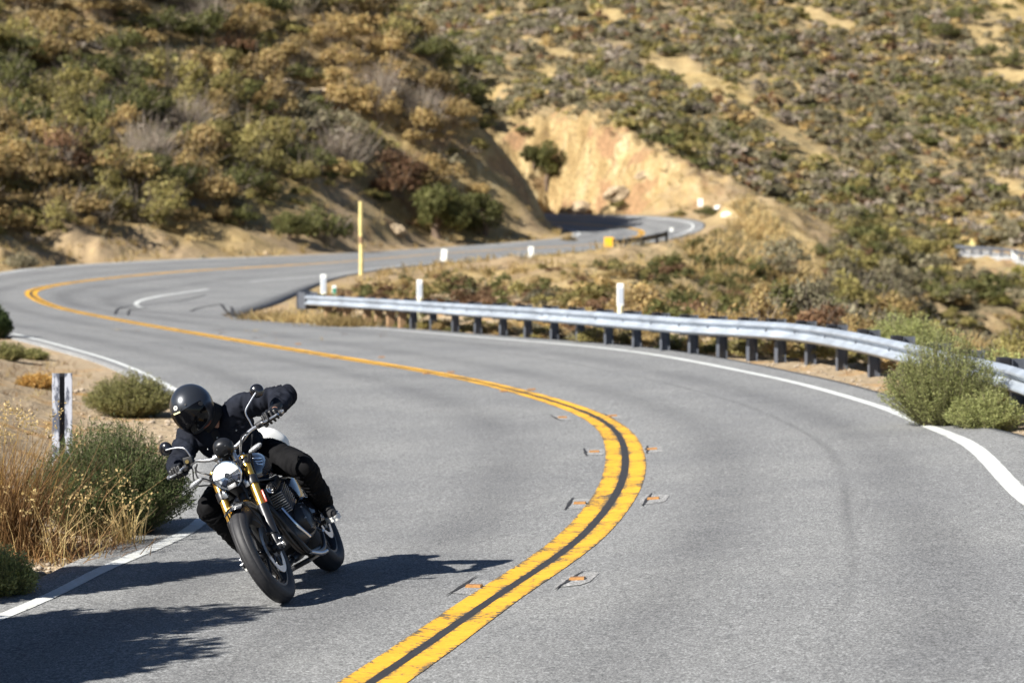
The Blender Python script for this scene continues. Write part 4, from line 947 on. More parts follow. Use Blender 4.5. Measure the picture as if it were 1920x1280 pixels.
RA = np.concatenate([[0], np.cumsum(np.linalg.norm(np.diff(RQ, axis=0), axis=1))]); RLEN = RA[-1]
def rail_at(s):
    p = np.array([np.interp(s, RA, RQ[:, k]) for k in range(3)]); e = .25
    d = np.array([np.interp(min(s + e, RLEN), RA, RQ[:, k]) - np.interp(max(s - e, 0), RA, RQ[:, k]) for k in range(3)]); d /= np.linalg.norm(d)
    n = np.array([-d[1], d[0], 0]); n /= np.linalg.norm(n)          # towards the road
    if n[0] > 0: n = -n
    return p, d, n
rail_root = tag(empty('guardrail', tuple(RQ[450])), 'long galvanised guardrail curving along the outer edge of the near bend', 'guardrail')
def rel(v): return Vector(v) - Vector(RQ[450])
RAIL_TOP, BEAM = .60, .262
# W profile: (offset towards road, height as part of the beam)
PROF = [(.0, 0), (.02, .02), (.072, .15), (.076, .20), (.072, .26), (.0, .44), (-.004, .5), (.0, .56), (.072, .74), (.076, .80), (.072, .85), (.02, .98), (.0, 1)]
def rail_panel(s0, s1, lift):
    bm = bmesh.new(); n = 10; rows = []
    for s in np.linspace(s0, s1, n):
        p, d, nn = rail_at(s); rows.append([[bm.verts.new(rel(p + nn * (o + lift + .085 - t) + np.array([0, 0, RAIL_TOP - BEAM + h * BEAM]))) for o, h in PROF] for t in (0, .006)])
    k = len(PROF)
    for A, B in zip(rows, rows[1:]):
        for j in range(k - 1):
            bm.faces.new((A[0][j], A[0][j + 1], B[0][j + 1], B[0][j])); bm.faces.new((A[1][j], B[1][j], B[1][j + 1], A[1][j + 1]))
        bm.faces.new((A[0][0], B[0][0], B[1][0], A[1][0])); bm.faces.new((A[0][-1], A[1][-1], B[1][-1], B[0][-1]))
    for Rr in (rows[0], rows[-1]):
        for j in range(k - 1): bm.faces.new((Rr[0][j], Rr[1][j], Rr[1][j + 1], Rr[0][j + 1]))
    return bmesh_obj('rail_panel', bm, M_GALV, rail_root, True)
post_s = []
# posts at the picked spacing (about 1.9 m), denser timber posts near the far end
SPX = [int(x) for x in (2300, 2170, 2050, 1955, 1880, 1805, 1745, 1680, 1617, 1558, 1501, 1446, 1393, 1337, 1283, 1230, 1178, 1126, 1073, 1025, 976, 930, 883, 841, 800, 763)]
rq_px = to_px(RQ)[0]
for x in SPX: post_s.append(float(np.interp(-x, -rq_px, RA)))
wood_s = [float(np.interp(-x, -rq_px, RA)) for x in (742, 720, 698, 677, 640, 604)]
for a, b in zip(post_s[::2], post_s[2::2] + [wood_s[2]]):
    o = rail_panel(a - .16, b + .16, 0 if (post_s.index(a) // 2) % 2 else .007)
rail_panel(wood_s[2] - .16, RLEN - .1, .014 if False else .007)
def ipost(s, wood):
    p, d, n = rail_at(s); ang = math.atan2(n[1], n[0]); Rz = Matrix.Rotation(ang, 3, 'Z'); p = np.array([p[0], p[1], p[2]]); o = empty('post_frame')  if False else None
    def W(x, y, z): return rel(p) + Rz @ Vector((x, y, 0)) + Vector((0, 0, z))
    hp = RAIL_TOP + .035
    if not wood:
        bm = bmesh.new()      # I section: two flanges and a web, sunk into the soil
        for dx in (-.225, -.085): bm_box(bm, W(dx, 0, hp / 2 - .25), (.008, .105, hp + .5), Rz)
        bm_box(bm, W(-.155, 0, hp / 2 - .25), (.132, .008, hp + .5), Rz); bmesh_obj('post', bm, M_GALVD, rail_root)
        bm = bmesh.new(); bm_box(bm, W(.0005, 0, RAIL_TOP - BEAM / 2 + .01), (.15, .10, BEAM + .075), Rz); bmesh_obj('spacer_block', bm, M_BLOCK, rail_root, bevel=.02)
        bm = bmesh.new()
        for hz in (.5,): bm_cyl(bm, W(.075, 0, RAIL_TOP - BEAM * hz), W(.106, 0, RAIL_TOP - BEAM * hz), .017, n=8)
        bmesh_obj('bolt', bm, M_GALVD, rail_root)
    else:
        bm = bmesh.new(); bm_box(bm, W(-.16, 0, (RAIL_TOP + .02) / 2 - .25), (.17, .15, RAIL_TOP + .52), Rz); bmesh_obj('timber_post', bm, M_WOOD, rail_root, bevel=.008)
        bm = bmesh.new(); bm_box(bm, W(.0, 0, RAIL_TOP - BEAM / 2), (.148, .12, BEAM + .06), Rz); bmesh_obj('spacer_block', bm, M_BLOCK, rail_root, bevel=.008)
for s in post_s: ipost(s, False)
for s in wood_s: ipost(s, True)
# brush growing right behind the posts
rb_ = np.random.RandomState(5)
for k, s_ in enumerate(np.arange(1.5, RLEN - 1, .5)):
    p, d, n = rail_at(s_); o_ = rb_.uniform(.42, .85); q = p - n * o_; z = float(ground_z(q[0], q[1])[0]); kd = ['olive', 'brown', 'green', 'sage', 'olive'][rb_.randint(5)]; r = rb_.uniform(.28, .46)
    shrub(kd, np.array([q[0], q[1], z]), r, '%s bush growing close behind the guardrail posts' % WORD[kd], '%s bushes right behind the guardrail' % WORD[kd], squash=.9 if s_ < RLEN * .6 else .75)
# end terminal: a box shaped impact head
p, d, n = rail_at(RLEN - .05); ang = math.atan2(n[1], n[0]); Rz = Matrix.Rotation(ang, 3, 'Z')
bm = bmesh.new(); Wl = lambda x, y, z: rel(p) + Rz @ Vector((x, y, 0)) + Vector((0, 0, z)); sg = 1 if (Rz @ Vector((0, 1, 0))).dot(Vector(d)) > 0 else -1
zc = RAIL_TOP - BEAM / 2
bm_box(bm, Wl(.13, sg * .25, zc - .01), (.012, .55, .42), Rz); bm_box(bm, Wl(-.20, sg * .25, zc - .01), (.012, .55, .42), Rz); bm_box(bm, Wl(-.035, sg * .53, zc - .01), (.42, .014, .47), Rz); bm_box(bm, Wl(-.01, sg * .1, zc), (.2, .25, .3), Rz); bm_box(bm, Wl(-.035, sg * .25, zc - .22), (.318, .54, .012), Rz)
bmesh_obj('end_terminal', bm, M_GALVD, rail_root, bevel=.003)
# delineators: slim white tubes flattened at the top with a silver reflective sheet
def delineator(px, ytop, ybase, hb, wpx, label, base_cream=True, kind='white'):
    P = Dp(px, ybase, hb); s = FPX / P[1]; h = (ybase - ytop) / s; r = wpx / s / 2; root = tag(empty('delineator', (P[0], P[1], P[2])), label, 'road marker', None)
    bm = bmesh.new(); n = 14
    bm_tube(bm, [(0, 0, -.25), (0, 0, h * .2), (0, 0, h * .55)], r * .85, n=n); bmesh_obj('tube', bm, M_CREAM if base_cream else M_PLASTIC, root, True)
    bm = bmesh.new(); bm_box(bm, (0, 0, h * .76), (r * 2, r * .9, h * .48)); bmesh_obj('paddle', bm, M_PLASTIC, root, bevel=r * .3)
    bm = bmesh.new(); bm_box(bm, (0, -r * .455, h * .74), (r * 1.5, .004, h * .34)); bmesh_obj('reflector', bm, M_REFL if kind == 'white' else M_GREENP, root)
    return root
delineator(1163, 531, 622, 2.6, 13, 'white delineator post behind the guardrail, rightmost and tallest')
delineator(787, 524, 600, 3.02, 11, 'white delineator post behind the guardrail, middle one')
delineator(607, 514, 592, 3.18, 11, 'white delineator post beside the end of the guardrail')
delineator(627, 535, 588, 3.16, 8, 'short green and white marker beside the guardrail end', kind='green')
def plate_marker(px, ytop, ybot, hb, wpx, label, lean=0):
    yb = ybot + 12; P = Dp(px, yb, hb); s = FPX / P[1]; h = (yb - ytop) / s; w_ = wpx / s; root = tag(empty('plate_marker', (P[0], P[1], P[2]), (0, lean, 0)), label, 'road marker')
    bm = bmesh.new(); bm_box(bm, (0, 0, h - (ybot - ytop) / s / 2), (w_, .012, (ybot - ytop) / s)); bmesh_obj('plate', bm, M_PLASTIC, root, bevel=.004)
    bm = bmesh.new(); bm_cyl(bm, (0, .022, -.3), (0, .022, h * .9), .014, n=8); bmesh_obj('post', bm, M_GALVD, root)
    return root
plate_marker(830, 467, 489, 2.75, 11, 'white marker plate at the roadside, left of the two in front of the far road', R(6))
plate_marker(995, 462, 482, 2.78, 10, 'white marker plate at the roadside, right of the two in front of the far road', R(1))
plate_marker(1259, 427, 434, 2.25, 6, 'tiny white marker at the outer edge of the far bend')
def far_marker(px, ytop, ybase, wpx, label, material=M_PLASTIC):
    H = hill_hit(px, ybase); s = FPX / H[1]; h = (ybase - ytop) / s; root = tag(empty('plate_marker', tuple(H)), label, 'road marker')
    bm = bmesh.new(); bm_box(bm, (0, 0, h * .65), (wpx / s, .02, h * .7)); bmesh_obj('plate', bm, material, root, bevel=.005); bm = bmesh.new(); bm_cyl(bm, (0, .03, -.3), (0, .03, h * .6), .03, n=8); bmesh_obj('post', bm, M_GALVD, root)
far_marker(1313, 375, 396, 10, 'white plate marker beside the rock cutting at the far bend')
far_marker(1903, 467, 489, 13, 'white plate marker on the far hillside road at the right edge')
# tall yellow pole
P = Dp(677, 514, 2.93); s = FPX / P[1]; root = tag(empty('yellow_pole', (P[0], P[1], P[2])), 'tall yellow painted pole at the pull off by the far road', 'pole'); hh = (514 - 378) / s
bm = bmesh.new(); bm_tube(bm, [(0, 0, -.3), (.01, 0, hh * .3), (-.01, 0, hh * .62), (0, 0, hh)], [.085, .08, .075, .07], 12); bmesh_obj('shaft', bm, M_YELP, root, True)
bm = bmesh.new(); bm_tube(bm, [(.004, 0, hh * .42), (-.004, 0, hh * .52)], [.086, .086], 12); bmesh_obj('dark_band', bm, M_WOOD, root, True)
H = hill_hit(1822, 484); s = FPX / H[1]; root = tag(empty('yellow_sign', tuple(H)), 'small yellow road sign on a post beside the far hillside road', 'road sign')
bm = bmesh.new(); bm_cyl(bm, (0, 0, -.2), (0, 0, 36 / s), .09, n=8); bmesh_obj('post', bm, M_YELP, root)
bm = bmesh.new(); bm_box(bm, (0, -.11, 27 / s), (11 / s, .03, 9 / s), Matrix.Rotation(R(45), 3, 'Y')); bmesh_obj('sign_plate', bm, M_YELP, root)
# hillside road far right with its own rail: a ribbon cut into the slope
pts = [hill_hit(x, y) + [0, 0, .25] for x, y in ((1745, 474), (1790, 479), (1830, 484), (1880, 488), (1930, 492), (1990, 497))]
Q = crom(np.array(pts), np.linspace(0, 5, 40)); V = []; F = []
for i, q in enumerate(Q): V += [q + [0, -1.3, .0], q + [0, 2.0, .30], q + [0, -1.3, -1.0]]
for i in range(39): a = 3 * i; b = a + 3; F += [(a, b, b + 1, a + 1), (a + 2, b + 2, b, a)]
fr = tag(link('distant_road', mesh_np('distant_road', np.array(V), F, M_PATCH)), 'thin grey road crossing the far hillside at the right edge', None, None, 'structure')
root = tag(empty('distant_guardrail', tuple(Q[20])), 'pale guardrail on the road across the far hillside', 'guardrail')
bm = bmesh.new(); B = Vector(Q[20])
for i in range(4, 39, 3): bm_box(bm, Vector(Q[i]) - B + Vector((0, -1.2, .25)), (.15, .15, .5)); 
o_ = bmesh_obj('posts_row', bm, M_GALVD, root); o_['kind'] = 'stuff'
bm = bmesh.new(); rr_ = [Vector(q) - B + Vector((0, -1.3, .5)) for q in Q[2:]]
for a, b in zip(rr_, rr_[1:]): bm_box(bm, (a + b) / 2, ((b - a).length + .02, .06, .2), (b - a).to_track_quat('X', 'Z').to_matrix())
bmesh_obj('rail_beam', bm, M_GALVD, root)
# far guardrail with its yellow end marker at the inside of the far bend
root = tag(empty('low_guardrail', tuple(Dp(1150, 473, 2.72))), 'dark low guardrail with a yellow end marker at the far bend', 'guardrail'); B = Vector(root.location)
fp = [Vector(Dp(*p)) for p in ((1152, 474, 2.72), (1178, 471, 2.74), (1205, 467, 2.72), (1232, 461, 2.62), (1250, 456, 2.5))]
for a in fp:
    bm = bmesh.new(); bm_box(bm, a - B + Vector((0, .1, .3)), (.16, .18, .75)); bmesh_obj('post', bm, M_BLACK, root)
for a, b in zip(fp, fp[1:]):
    bm = bmesh.new(); bm_box(bm, (a + b) / 2 - B + Vector((0, 0, .52)), ((b - a).length, .05, .26), (b - a).to_track_quat('X', 'Z').to_matrix()); bmesh_obj('rail_panel', bm, M_BLOCK, root, bevel=.01)
bm = bmesh.new(); bm_box(bm, Vector((-.22, -.12, .5)), (.48, .04, .5)); bmesh_obj('end_marker', bm, M_ORANGE, root, bevel=.03)
# channel marker in the near left
P = on_ground(109, 862, 2.44); P[1] += .2; s = FPX / P[1]; h = (862 - 676) / s; w_ = 37 / s
root = tag(empty('channel_marker', (P[0], P[1], P[2]), (R(-2), R(.5), R(8))), 'white flexible marker post with a centre channel shadow coloured black behind the green bush', 'road marker')
def strip(x0, x1, y0, y1, name, material, z0=-.2, z1=None):
    bm = bmesh.new(); bm_box(bm, ((x0 + x1) / 2, (y0 + y1) / 2, (z0 + (z1 or h)) / 2), (x1 - x0, y1 - y0, (z1 or h) - z0)); return bmesh_obj(name, bm, material, root, bevel=.005)
k_ = NT('scuffed_white'); cc = k_.mix(k_.step(k_.noise(14, 5, .7, k_.scale_vec(k_.pos, 1, 1, .35)), .46, .56), (.46, .48, .53), (.10, .11, .14)); M_SCUFF = k_.done(cc, .6)
strip(-w_ / 2, -w_ * .13, -.012, .0, 'left_flange', M_SCUFF); strip(w_ * .13, w_ / 2, -.012, .0, 'right_flange', M_SCUFF); strip(-w_ * .14, w_ * .14, .022, .034, 'channel', M_BLOCK)  # recessed strip coloured black to stand in for the groove's shadow
# raised reflectors beside the yellow lines, each in a paler patch with a black saw cut
RPM = [(905, 1104, 1), (1088, 945, 1), (1113, 849, 1), (1046, 786, 1), (936, 736, 1), (790, 702, 1), (660, 672, 1), (1092, 1093, 2), (1226, 938, 2), (1226, 841, 2), (1143, 778, 2), (1016, 728, 2), (862, 696, 2), (720, 668, 2), (560, 644, 2)]
bm = bmesh.new(); vs = bm_box(bm, (0, 0, .0075), (.10, .085, .015))
for v in vs:
    if v.co.z > .01: v.co.y *= .55; v.co.x *= .92
bmesh.ops.recalc_face_normals(bm, faces=bm.faces[:]); rpm_me = bpy.data.meshes.new('reflector'); bm.to_mesh(rpm_me); bm.free(); rpm_me.materials.append(M_AMBER)
for i, (px, py, sd) in enumerate(RPM):
    p = road_hit(px, py); j = int(np.argmin(((CC[:, :2] - p[:2]) ** 2).sum(1))); d = CC[min(j + 3, len(CC) - 1)] - CC[max(j - 3, 0)]; yaw = math.atan2(d[1], d[0]) - math.pi / 2
    u_ = CL[j] - CC[j] if sd == 1 else CR[j] - CC[j]; wd = np.linalg.norm(u_[:2])
    # sit exactly on the cross fall between centre line and edge
    off = abs(np.dot((p - CC[j])[:2], u_[:2]) / wd); off = max(off, .25); q = CC[j] + u_ * (off / wd)
    tilt = math.atan2(u_[2], wd) * (1 if sd == 2 else -1)
    o = link('road_reflector', rpm_me, None, tuple(q + [0, 0, .004]), (0, -tilt, yaw))
    tag(o, ('small amber reflector on the asphalt along the %s of the double yellow line' % ('left side' if sd == 1 else 'guardrail side')), 'road reflector', 'amber reflectors on the %s of the yellow line' % ('left side' if sd == 1 else 'guardrail side'))
    dd = d / np.linalg.norm(d); nn = u_ / wd; g = np.random.RandomState(i)
    if py > 760:
        n_ = 14; th = np.linspace(0, 6.283, n_, endpoint=False); ring = [q + dd * (math.copysign(abs(math.cos(t)) ** .5, math.cos(t)) * .30 * (1 + .05 * g.randn())) + nn * (math.copysign(abs(math.sin(t)) ** .5, math.sin(t)) * .11 * (1 + .05 * g.randn())) + np.array([0, 0, .0035]) for t in th]
        me = bpy.data.meshes.new('patch'); me.from_pydata([tuple(r_) for r_ in ring], [], [list(range(n_))]); me.materials.append(M_PATCH); me.update(); link('patch', me, road)
        e0 = q + nn * (.09 if sd == 1 else -.05) * 1; tt = np.linspace(-1, 1, 9); wv = .016 * (1 - np.abs(tt) ** 1.2) + .002
        Pc = np.array([e0 + dd * (t * .42) + nn * (.004 * g.randn() + .008 * math.sin(t * 2)) + [0, 0, .0065] for t in tt]); V = np.concatenate([Pc - nn * wv[:, None], Pc + nn * wv[:, None]]); a = np.arange(8)
        link('saw_cut', mesh_np('saw_cut', V, np.stack([a, a + 1, a + 10, a + 9], -1), M_TAR), road)
for i, (pts, w_) in enumerate([([(215, 590, 2.92), (225, 575, 2.94), (262, 570, 3.0), (330, 565, 3.03), (385, 553, 3.0)], .05), ([(240, 592, 2.93), (245, 580, 2.96), (275, 576, 3.02)], .04), ([(357, 582, 3.06), (375, 576, 3.06), (415, 571, 3.08)], .06), ([(415, 571, 3.08), (425, 585, 3.12), (445, 596, 3.14)], .09), ([(433, 576, 3.09), (440, 590, 3.12)], .09), ([(418, 592, 3.12), (436, 584, 3.1)], .06)]):
    V, F = tar_strip([(a, b, c) for a, b, c in pts], w_ * .6, i); 
    for v in V: v[2] = road_z(v[0], v[1]) + .012
    link('tar_seal', mesh_np('tar_seal', V, F, M_TAR), road)
# ------------------------------------------------------------------ motorcycle (own axes: x forward, y to its left, z up; origin on the ground between the wheels)
M_GOLD = mat('gold_anodised', (.78, .47, .10), .28, .9, vary=(18, .06)); M_GLOSS = mat('gloss_black_paint', (.008, .008, .010), .18, 0, .5, .8); M_SATIN = mat('satin_black_metal', (.014, .015, .018), .38, .2, vary=(30, .25)); M_RUBBER = mat('tyre_rubber', (.020, .020, .022), .62, vary=(40, .3), bump=(90, .35, .002)); M_CHROME = mat('polished_metal', (.72, .73, .75), .14, 1.0); M_ALU = mat('brushed_metal', (.50, .51, .53), .32, .9, vary=(25, .12)); M_TANK = mat('slate_blue_tank_paint', (.030, .038, .055), .16, .35, .5, 1.0); M_SEAT = mat('seat_leather', (.012, .012, .013), .5, bump=(60, .3, .002)); M_CLEAR = None; M_RED = mat('red_reflector', (.35, .035, .015), .3); M_DISC = mat('brake_disc_steel', (.55, .57, .60), .28, .9, vary=(40, .1)); M_PIPE = mat('dark_exhaust', (.05, .045, .042), .35, .8, vary=(12, .3)); M_LENSW = mat('frosted_lens', (.27, .28, .29), .25, 0, .6, .3, bump=(110, .8, .004), vary=(95, .55)); M_BRASS = mat('brass_cap', (.40, .30, .12), .35, .8)
def wet_glass():
    m = bpy.data.materials.new('headlight_glass'); m.use_nodes = True; t = m.node_tree; t.nodes.remove(t.nodes['Principled BSDF']); o = t.nodes['Material Output']
    a = t.nodes.new('ShaderNodeBsdfTransparent'); b = t.nodes.new('ShaderNodeBsdfGlossy'); b.inputs['Roughness'].default_value = .03; f = t.nodes.new('ShaderNodeFresnel'); f.inputs[0].default_value = 1.5; x = t.nodes.new('ShaderNodeMixShader')
    t.links.new(f.outputs[0], x.inputs[0]); t.links.new(a.outputs[0], x.inputs[1]); t.links.new(b.outputs[0], x.inputs[2]); t.links.new(x.outputs[0], o.inputs[0]); return m
M_GLASS = wet_glass(); M_CELL = mat('lamp_cell', (.16, .19, .27), .25); M_SILVER = mat('silvered_bowl', (.60, .62, .65), .2, .9)
M_LED = mat('headlight_led', (.9, .9, .88), .4); M_LED.node_tree.nodes['Principled BSDF'].inputs['Emission Color'].default_value = (1, .98, .94, 1); M_LED.node_tree.nodes['Principled BSDF'].inputs['Emission Strength'].default_value = .9
LEAN = R(29); YAW = R(7.5); WB = 1.44
def bike_matrix():
    F_ = road_hit(541, 1131); f = Vector((-math.sin(YAW), -math.cos(YAW), 0)); Bk = Vector(F_) - f * WB; Bk.z = road_z(Bk.x, Bk.y) 
    f = (Vector(F_) - Bk).normalized(); l = Vector((-f.y, f.x, 0)).normalized(); u = f.cross(l); c, s = math.cos(LEAN), math.sin(LEAN)
    l2 = l * c + u * s; u2 = u * c - l * s; O = (Vector(F_) + Bk) / 2
    M = Matrix((f, l2, u2)).transposed().to_4x4(); M.translation = O + Vector((0, 0, .055 * (1 - c) + .004)); return M
BM = bike_matrix(); print('bike', BM.translation, 'pitch', math.degrees(math.asin(BM.col[0].z)))
bike = empty('motorcycle'); bike.matrix_world = BM
tag(bike, 'black retro motorcycle with gold fork tubes leaning hard into the bend', 'motorcycle')
def part(name, bm, m, parent=None, sm=True, bevel=0.0): return bmesh_obj(name, bm, m, parent or bike, sm, bevel)
def lathe(bm, prof, n=48, axis='y', c=(0, 0, 0), close=False):
    rings = []
    for i in range(n):
        a = i / n * 2 * math.pi; ca, sa = math.cos(a), math.sin(a)
        if axis == 'y': rings.append([bm.verts.new((c[0] + r * ca, c[1] + y, c[2] + r * sa)) for r, y in prof])
        else: rings.append([bm.verts.new((c[0] + y, c[1] + r * ca, c[2] + r * sa)) for r, y in prof])
    m = len(prof)
    for i in range(n):
        A, B = rings[i], rings[(i + 1) % n]
        for j in range(m if close else m - 1): bm.faces.new((A[j], B[j], B[(j + 1) % m], A[(j + 1) % m]))
def loft(bm, secs, cap=True):
    rs_ = [[bm.verts.new(p) for p in s] for s in secs]; n = len(secs[0])
    for A, B in zip(rs_, rs_[1:]):
        for j in range(n): bm.faces.new((A[j], A[(j + 1) % n], B[(j + 1) % n], B[j]))
    if cap: bm.faces.new(rs_[0][::-1]); bm.faces.new(rs_[-1])
def ring_sec(x, y, z, wy, wz, n=20, p=2.4, tilt=0):
    o = []
    for j in range(n):
        a = j / n * 2 * math.pi; c, s = math.cos(a), math.sin(a)
        o.append((x + tilt * wz * math.copysign(abs(s) ** (2 / p), s), y + wy * math.copysign(abs(c) ** (2 / p), c), z + wz * math.copysign(abs(s) ** (2 / p), s)))
    return o
def wheel(name, x, Rr, hw, rim, spokes, disc):
    wh = empty(name, (x, 0, Rr)); wh.parent = bike
    prof = []
    for t in np.linspace(-1, 1, 19):
        a = t * 1.5; y = hw * math.sin(a) * 1.0; r = Rr - (1 - math.cos(a)) * hw * .92 - (.004 if abs(abs(t) - .3333) < .02 else 0); prof.append((r, y))
    prof = [(rim - .004, -hw * .70), (rim + .012, -hw * .86)] + prof + [(rim + .012, hw * .86), (rim - .004, hw * .70)]
    bm = bmesh.new(); lathe(bm, prof, 72); 
    bm2 = bm; part('tyre', bm2, M_RUBBER, wh)
    # tread grooves cut as short dark recess strips, slanting from the crown
    bm = bmesh.new(); w_ = hw * .72
    lathe(bm, [(rim + .004, -w_), (rim + .004, -w_ + .012), (rim - .022, -w_ * .45), (rim - .022, w_ * .45), (rim + .004, w_ - .012), (rim + .004, w_), (rim - .016, w_ * .98), (rim - .034, w_ * .4), (rim - .034, -w_ * .4), (rim - .016, -w_ * .98)], 64, close=True); part('rim', bm, M_SATIN, wh)
    bm = bmesh.new(); bm_cyl(bm, (0, -.06, 0), (0, .06, 0), .036, n=24); bm_cyl(bm, (0, -.1, 0), (0, .1, 0), .016, n=16); part('hub', bm, M_SATIN, wh)
    for i in range(spokes):
        for sd in (-1, 1):
            a = (i + .12 * sd) / spokes * 2 * math.pi; bm = bmesh.new(); ca, sa = math.cos(a), math.sin(a); a2 = a + sd * .05
            bm_tube(bm, [(.03 * ca, sd * .02, .03 * sa), (.12 * ca, sd * .016, .12 * sa), ((rim - .02) * math.cos(a2), sd * .012, (rim - .02) * math.sin(a2))], [.011, .0075, .008], 7); part('spoke', bm, M_SATIN, wh)
    for sd in disc:
        bm = bmesh.new(); y = sd * (.068 if name == 'front_wheel' else .075); ro = .155 if name == 'front_wheel' else .125
        lathe(bm, [(ro, y - .0025), (ro, y + .0025), (ro - .042, y + .0025), (ro - .042, y - .0025)], 56, close=True); d_ = part('brake_disc', bm, M_DISC, wh, False)
        for i in range(28):
            a = i / 28 * 6.283; rr = ro - .012 - .018 * (i % 2); bm = bmesh.new(); 
        bm = bmesh.new()
        for i in range(6):
            a = i / 6 * 6.283; b = a + .35; bm_tube(bm, [(.035 * math.cos(a), y - sd * .004, .035 * math.sin(a)), ((ro - .04) * math.cos(b), y, (ro - .04) * math.sin(b))], [.008, .009], 6)
        lathe(bm, [(.05, y - .006), (.05, y + .004), (.03, y + .004), (.03, y - .006)], 24, close=True); part('disc_carrier', bm, M_SATIN, wh)
    return wh
fw = wheel('front_wheel', .72, .325, .053, .232, 6, (1,)); rw = wheel('rear_wheel', -.72, .325, .075, .222, 6, (1,))
AX = Vector((.72, 0, .325)); FD = Vector((-.425, 0, .905)); 
def fork(L, y, o=0): return AX + FD * L + Vector((o * .905, y, o * .425))
FT = .645
for sd in (1, -1):
    y = sd * .108
    bm = bmesh.new(); bm_cyl(bm, fork(.285, y), fork(FT, y), .0275, n=24); bm_cyl(bm, fork(FT, y), fork(FT + .012, y), .022, .016, n=20); part('fork_tube', bm, M_GOLD)
    bm = bmesh.new(); bm_tube(bm, [fork(.085, y), fork(.10, y), fork(.27, y), fork(.292, y)], [.029, .034, .034, .031], 20); part('fork_guard', bm, M_SATIN)
    bm = bmesh.new(); bm_cyl(bm, fork(.0, y), fork(.12, y), .024, .027, n=18); bm_cyl(bm, fork(-.03, y), fork(.0, y), .02, .025, n=18); bm_cyl(bm, AX + Vector((0, y - .03, 0)), AX + Vector((0, y + .03, 0)), .026, n=18); part('fork_foot', bm, M_SATIN)
    bm = bmesh.new(); bm_cyl(bm, AX + Vector((0, y + sd * .028, 0)), AX + Vector((0, y + sd * .044, 0)), .016, n=12); bm_cyl(bm, fork(.035, y + sd * .026, .012), fork(.035, y + sd * .036, .012), .008, n=10); part('axle_nut', bm, M_CHROME)
    bm = bmesh.new(); bm_tube(bm, [fork(.44, y), fork(.50, y)], [.036, .036], 20); bm_box(bm, fork(.47, y - sd * .03, -.005), (.055, .07, .05), FD.to_track_quat('Z', 'Y').to_matrix()); part('fork_clamp', bm, M_SATIN, bevel=.003)
    bm = bmesh.new(); bm_cyl(bm, fork(.475, y - sd * .036, .03), fork(.475, y - sd * .036, .045), .012, n=12); bm_box(bm, fork(.455, y - sd * .03, .03), (.02, .03, .035)); part('clamp_bolt', bm, M_ALU, bevel=.003)
    bm = bmesh.new(); bm_tube(bm, [fork(FT - .055, y), fork(FT - .02, y)], [.035, .035], 18); part('upper_clamp', bm, M_SATIN)
bm = bmesh.new(); bm_box(bm, fork(.47, 0, -.012), (.06, .20, .05), FD.to_track_quat('Z', 'Y').to_matrix()); bm_box(bm, fork(.61, 0, -.012), (.055, .21, .032), FD.to_track_quat('Z', 'Y').to_matrix()); bm_cyl(bm, fork(.40, 0, -.055), fork(.66, 0, -.055), .032, n=18); part('steering_head', bm, M_SATIN, bevel=.004)
bm = bmesh.new(); bm_box(bm, fork(.34, .108 + .036, .004), (.012, .012, .085), FD.to_track_quat('Z', 'Y').to_matrix()); part('side_reflector', bm, M_RED, bevel=.003)
# front mudguard
bm = bmesh.new(); rows = []
for a in np.radians(np.linspace(64, 150, 18)):
    for t in (0, 1): pass
    r_ = [bm.verts.new(AX + Vector(((.340 + .014 * (1 - (q * 1.0) ** 2) - t_) * math.cos(a), q * .060, (.340 + .014 * (1 - q * q) - t_) * math.sin(a)))) for t_ in (0,) for q in np.linspace(-1, 1, 9)]
    r_ += [bm.verts.new(AX + Vector(((.334 + .016 * (1 - q * q)) * math.cos(a), q * .058, (.334 + .016 * (1 - q * q)) * math.sin(a)))) for q in np.linspace(1, -1, 9)]
    rows.append(r_)
for A, B in zip(rows, rows[1:]):
    for j in range(18): bm.faces.new((A[j], A[(j + 1) % 18], B[(j + 1) % 18], B[j]))
bm.faces.new(rows[0][::-1]); bm.faces.new(rows[-1]); part('front_mudguard', bm, M_GLOSS)
for sd in (1, -1):
    bm = bmesh.new(); bm_tube(bm, [AX + Vector((.04, sd * .062, .335)), AX + Vector((.0, sd * .082, .22)), fork(.12, sd * .085)], .006, 8); part('mudguard_stay', bm, M_SATIN)
# brake caliper, speed sensor, brake hose
bm = bmesh.new(); bm_box(bm, AX + Vector((-.115, .088, .055)), (.055, .055, .11), Matrix.Rotation(.5, 3, 'Y')); bm_cyl(bm, AX + Vector((-.115, .10, .075)), AX + Vector((-.115, .122, .075)), .017, n=14); bm_cyl(bm, AX + Vector((-.12, .10, .035)), AX + Vector((-.12, .122, .035)), .017, n=14); part('brake_caliper', bm, M_SATIN, bevel=.006)
bm = bmesh.new(); bm_tube(bm, [AX + Vector((-.11, .10, .11)), AX + Vector((-.17, .11, .26)), fork(.42, .09, -.03), fork(.62, .07, .03)], .005, 8); part('brake_hose', bm, M_BLACK)
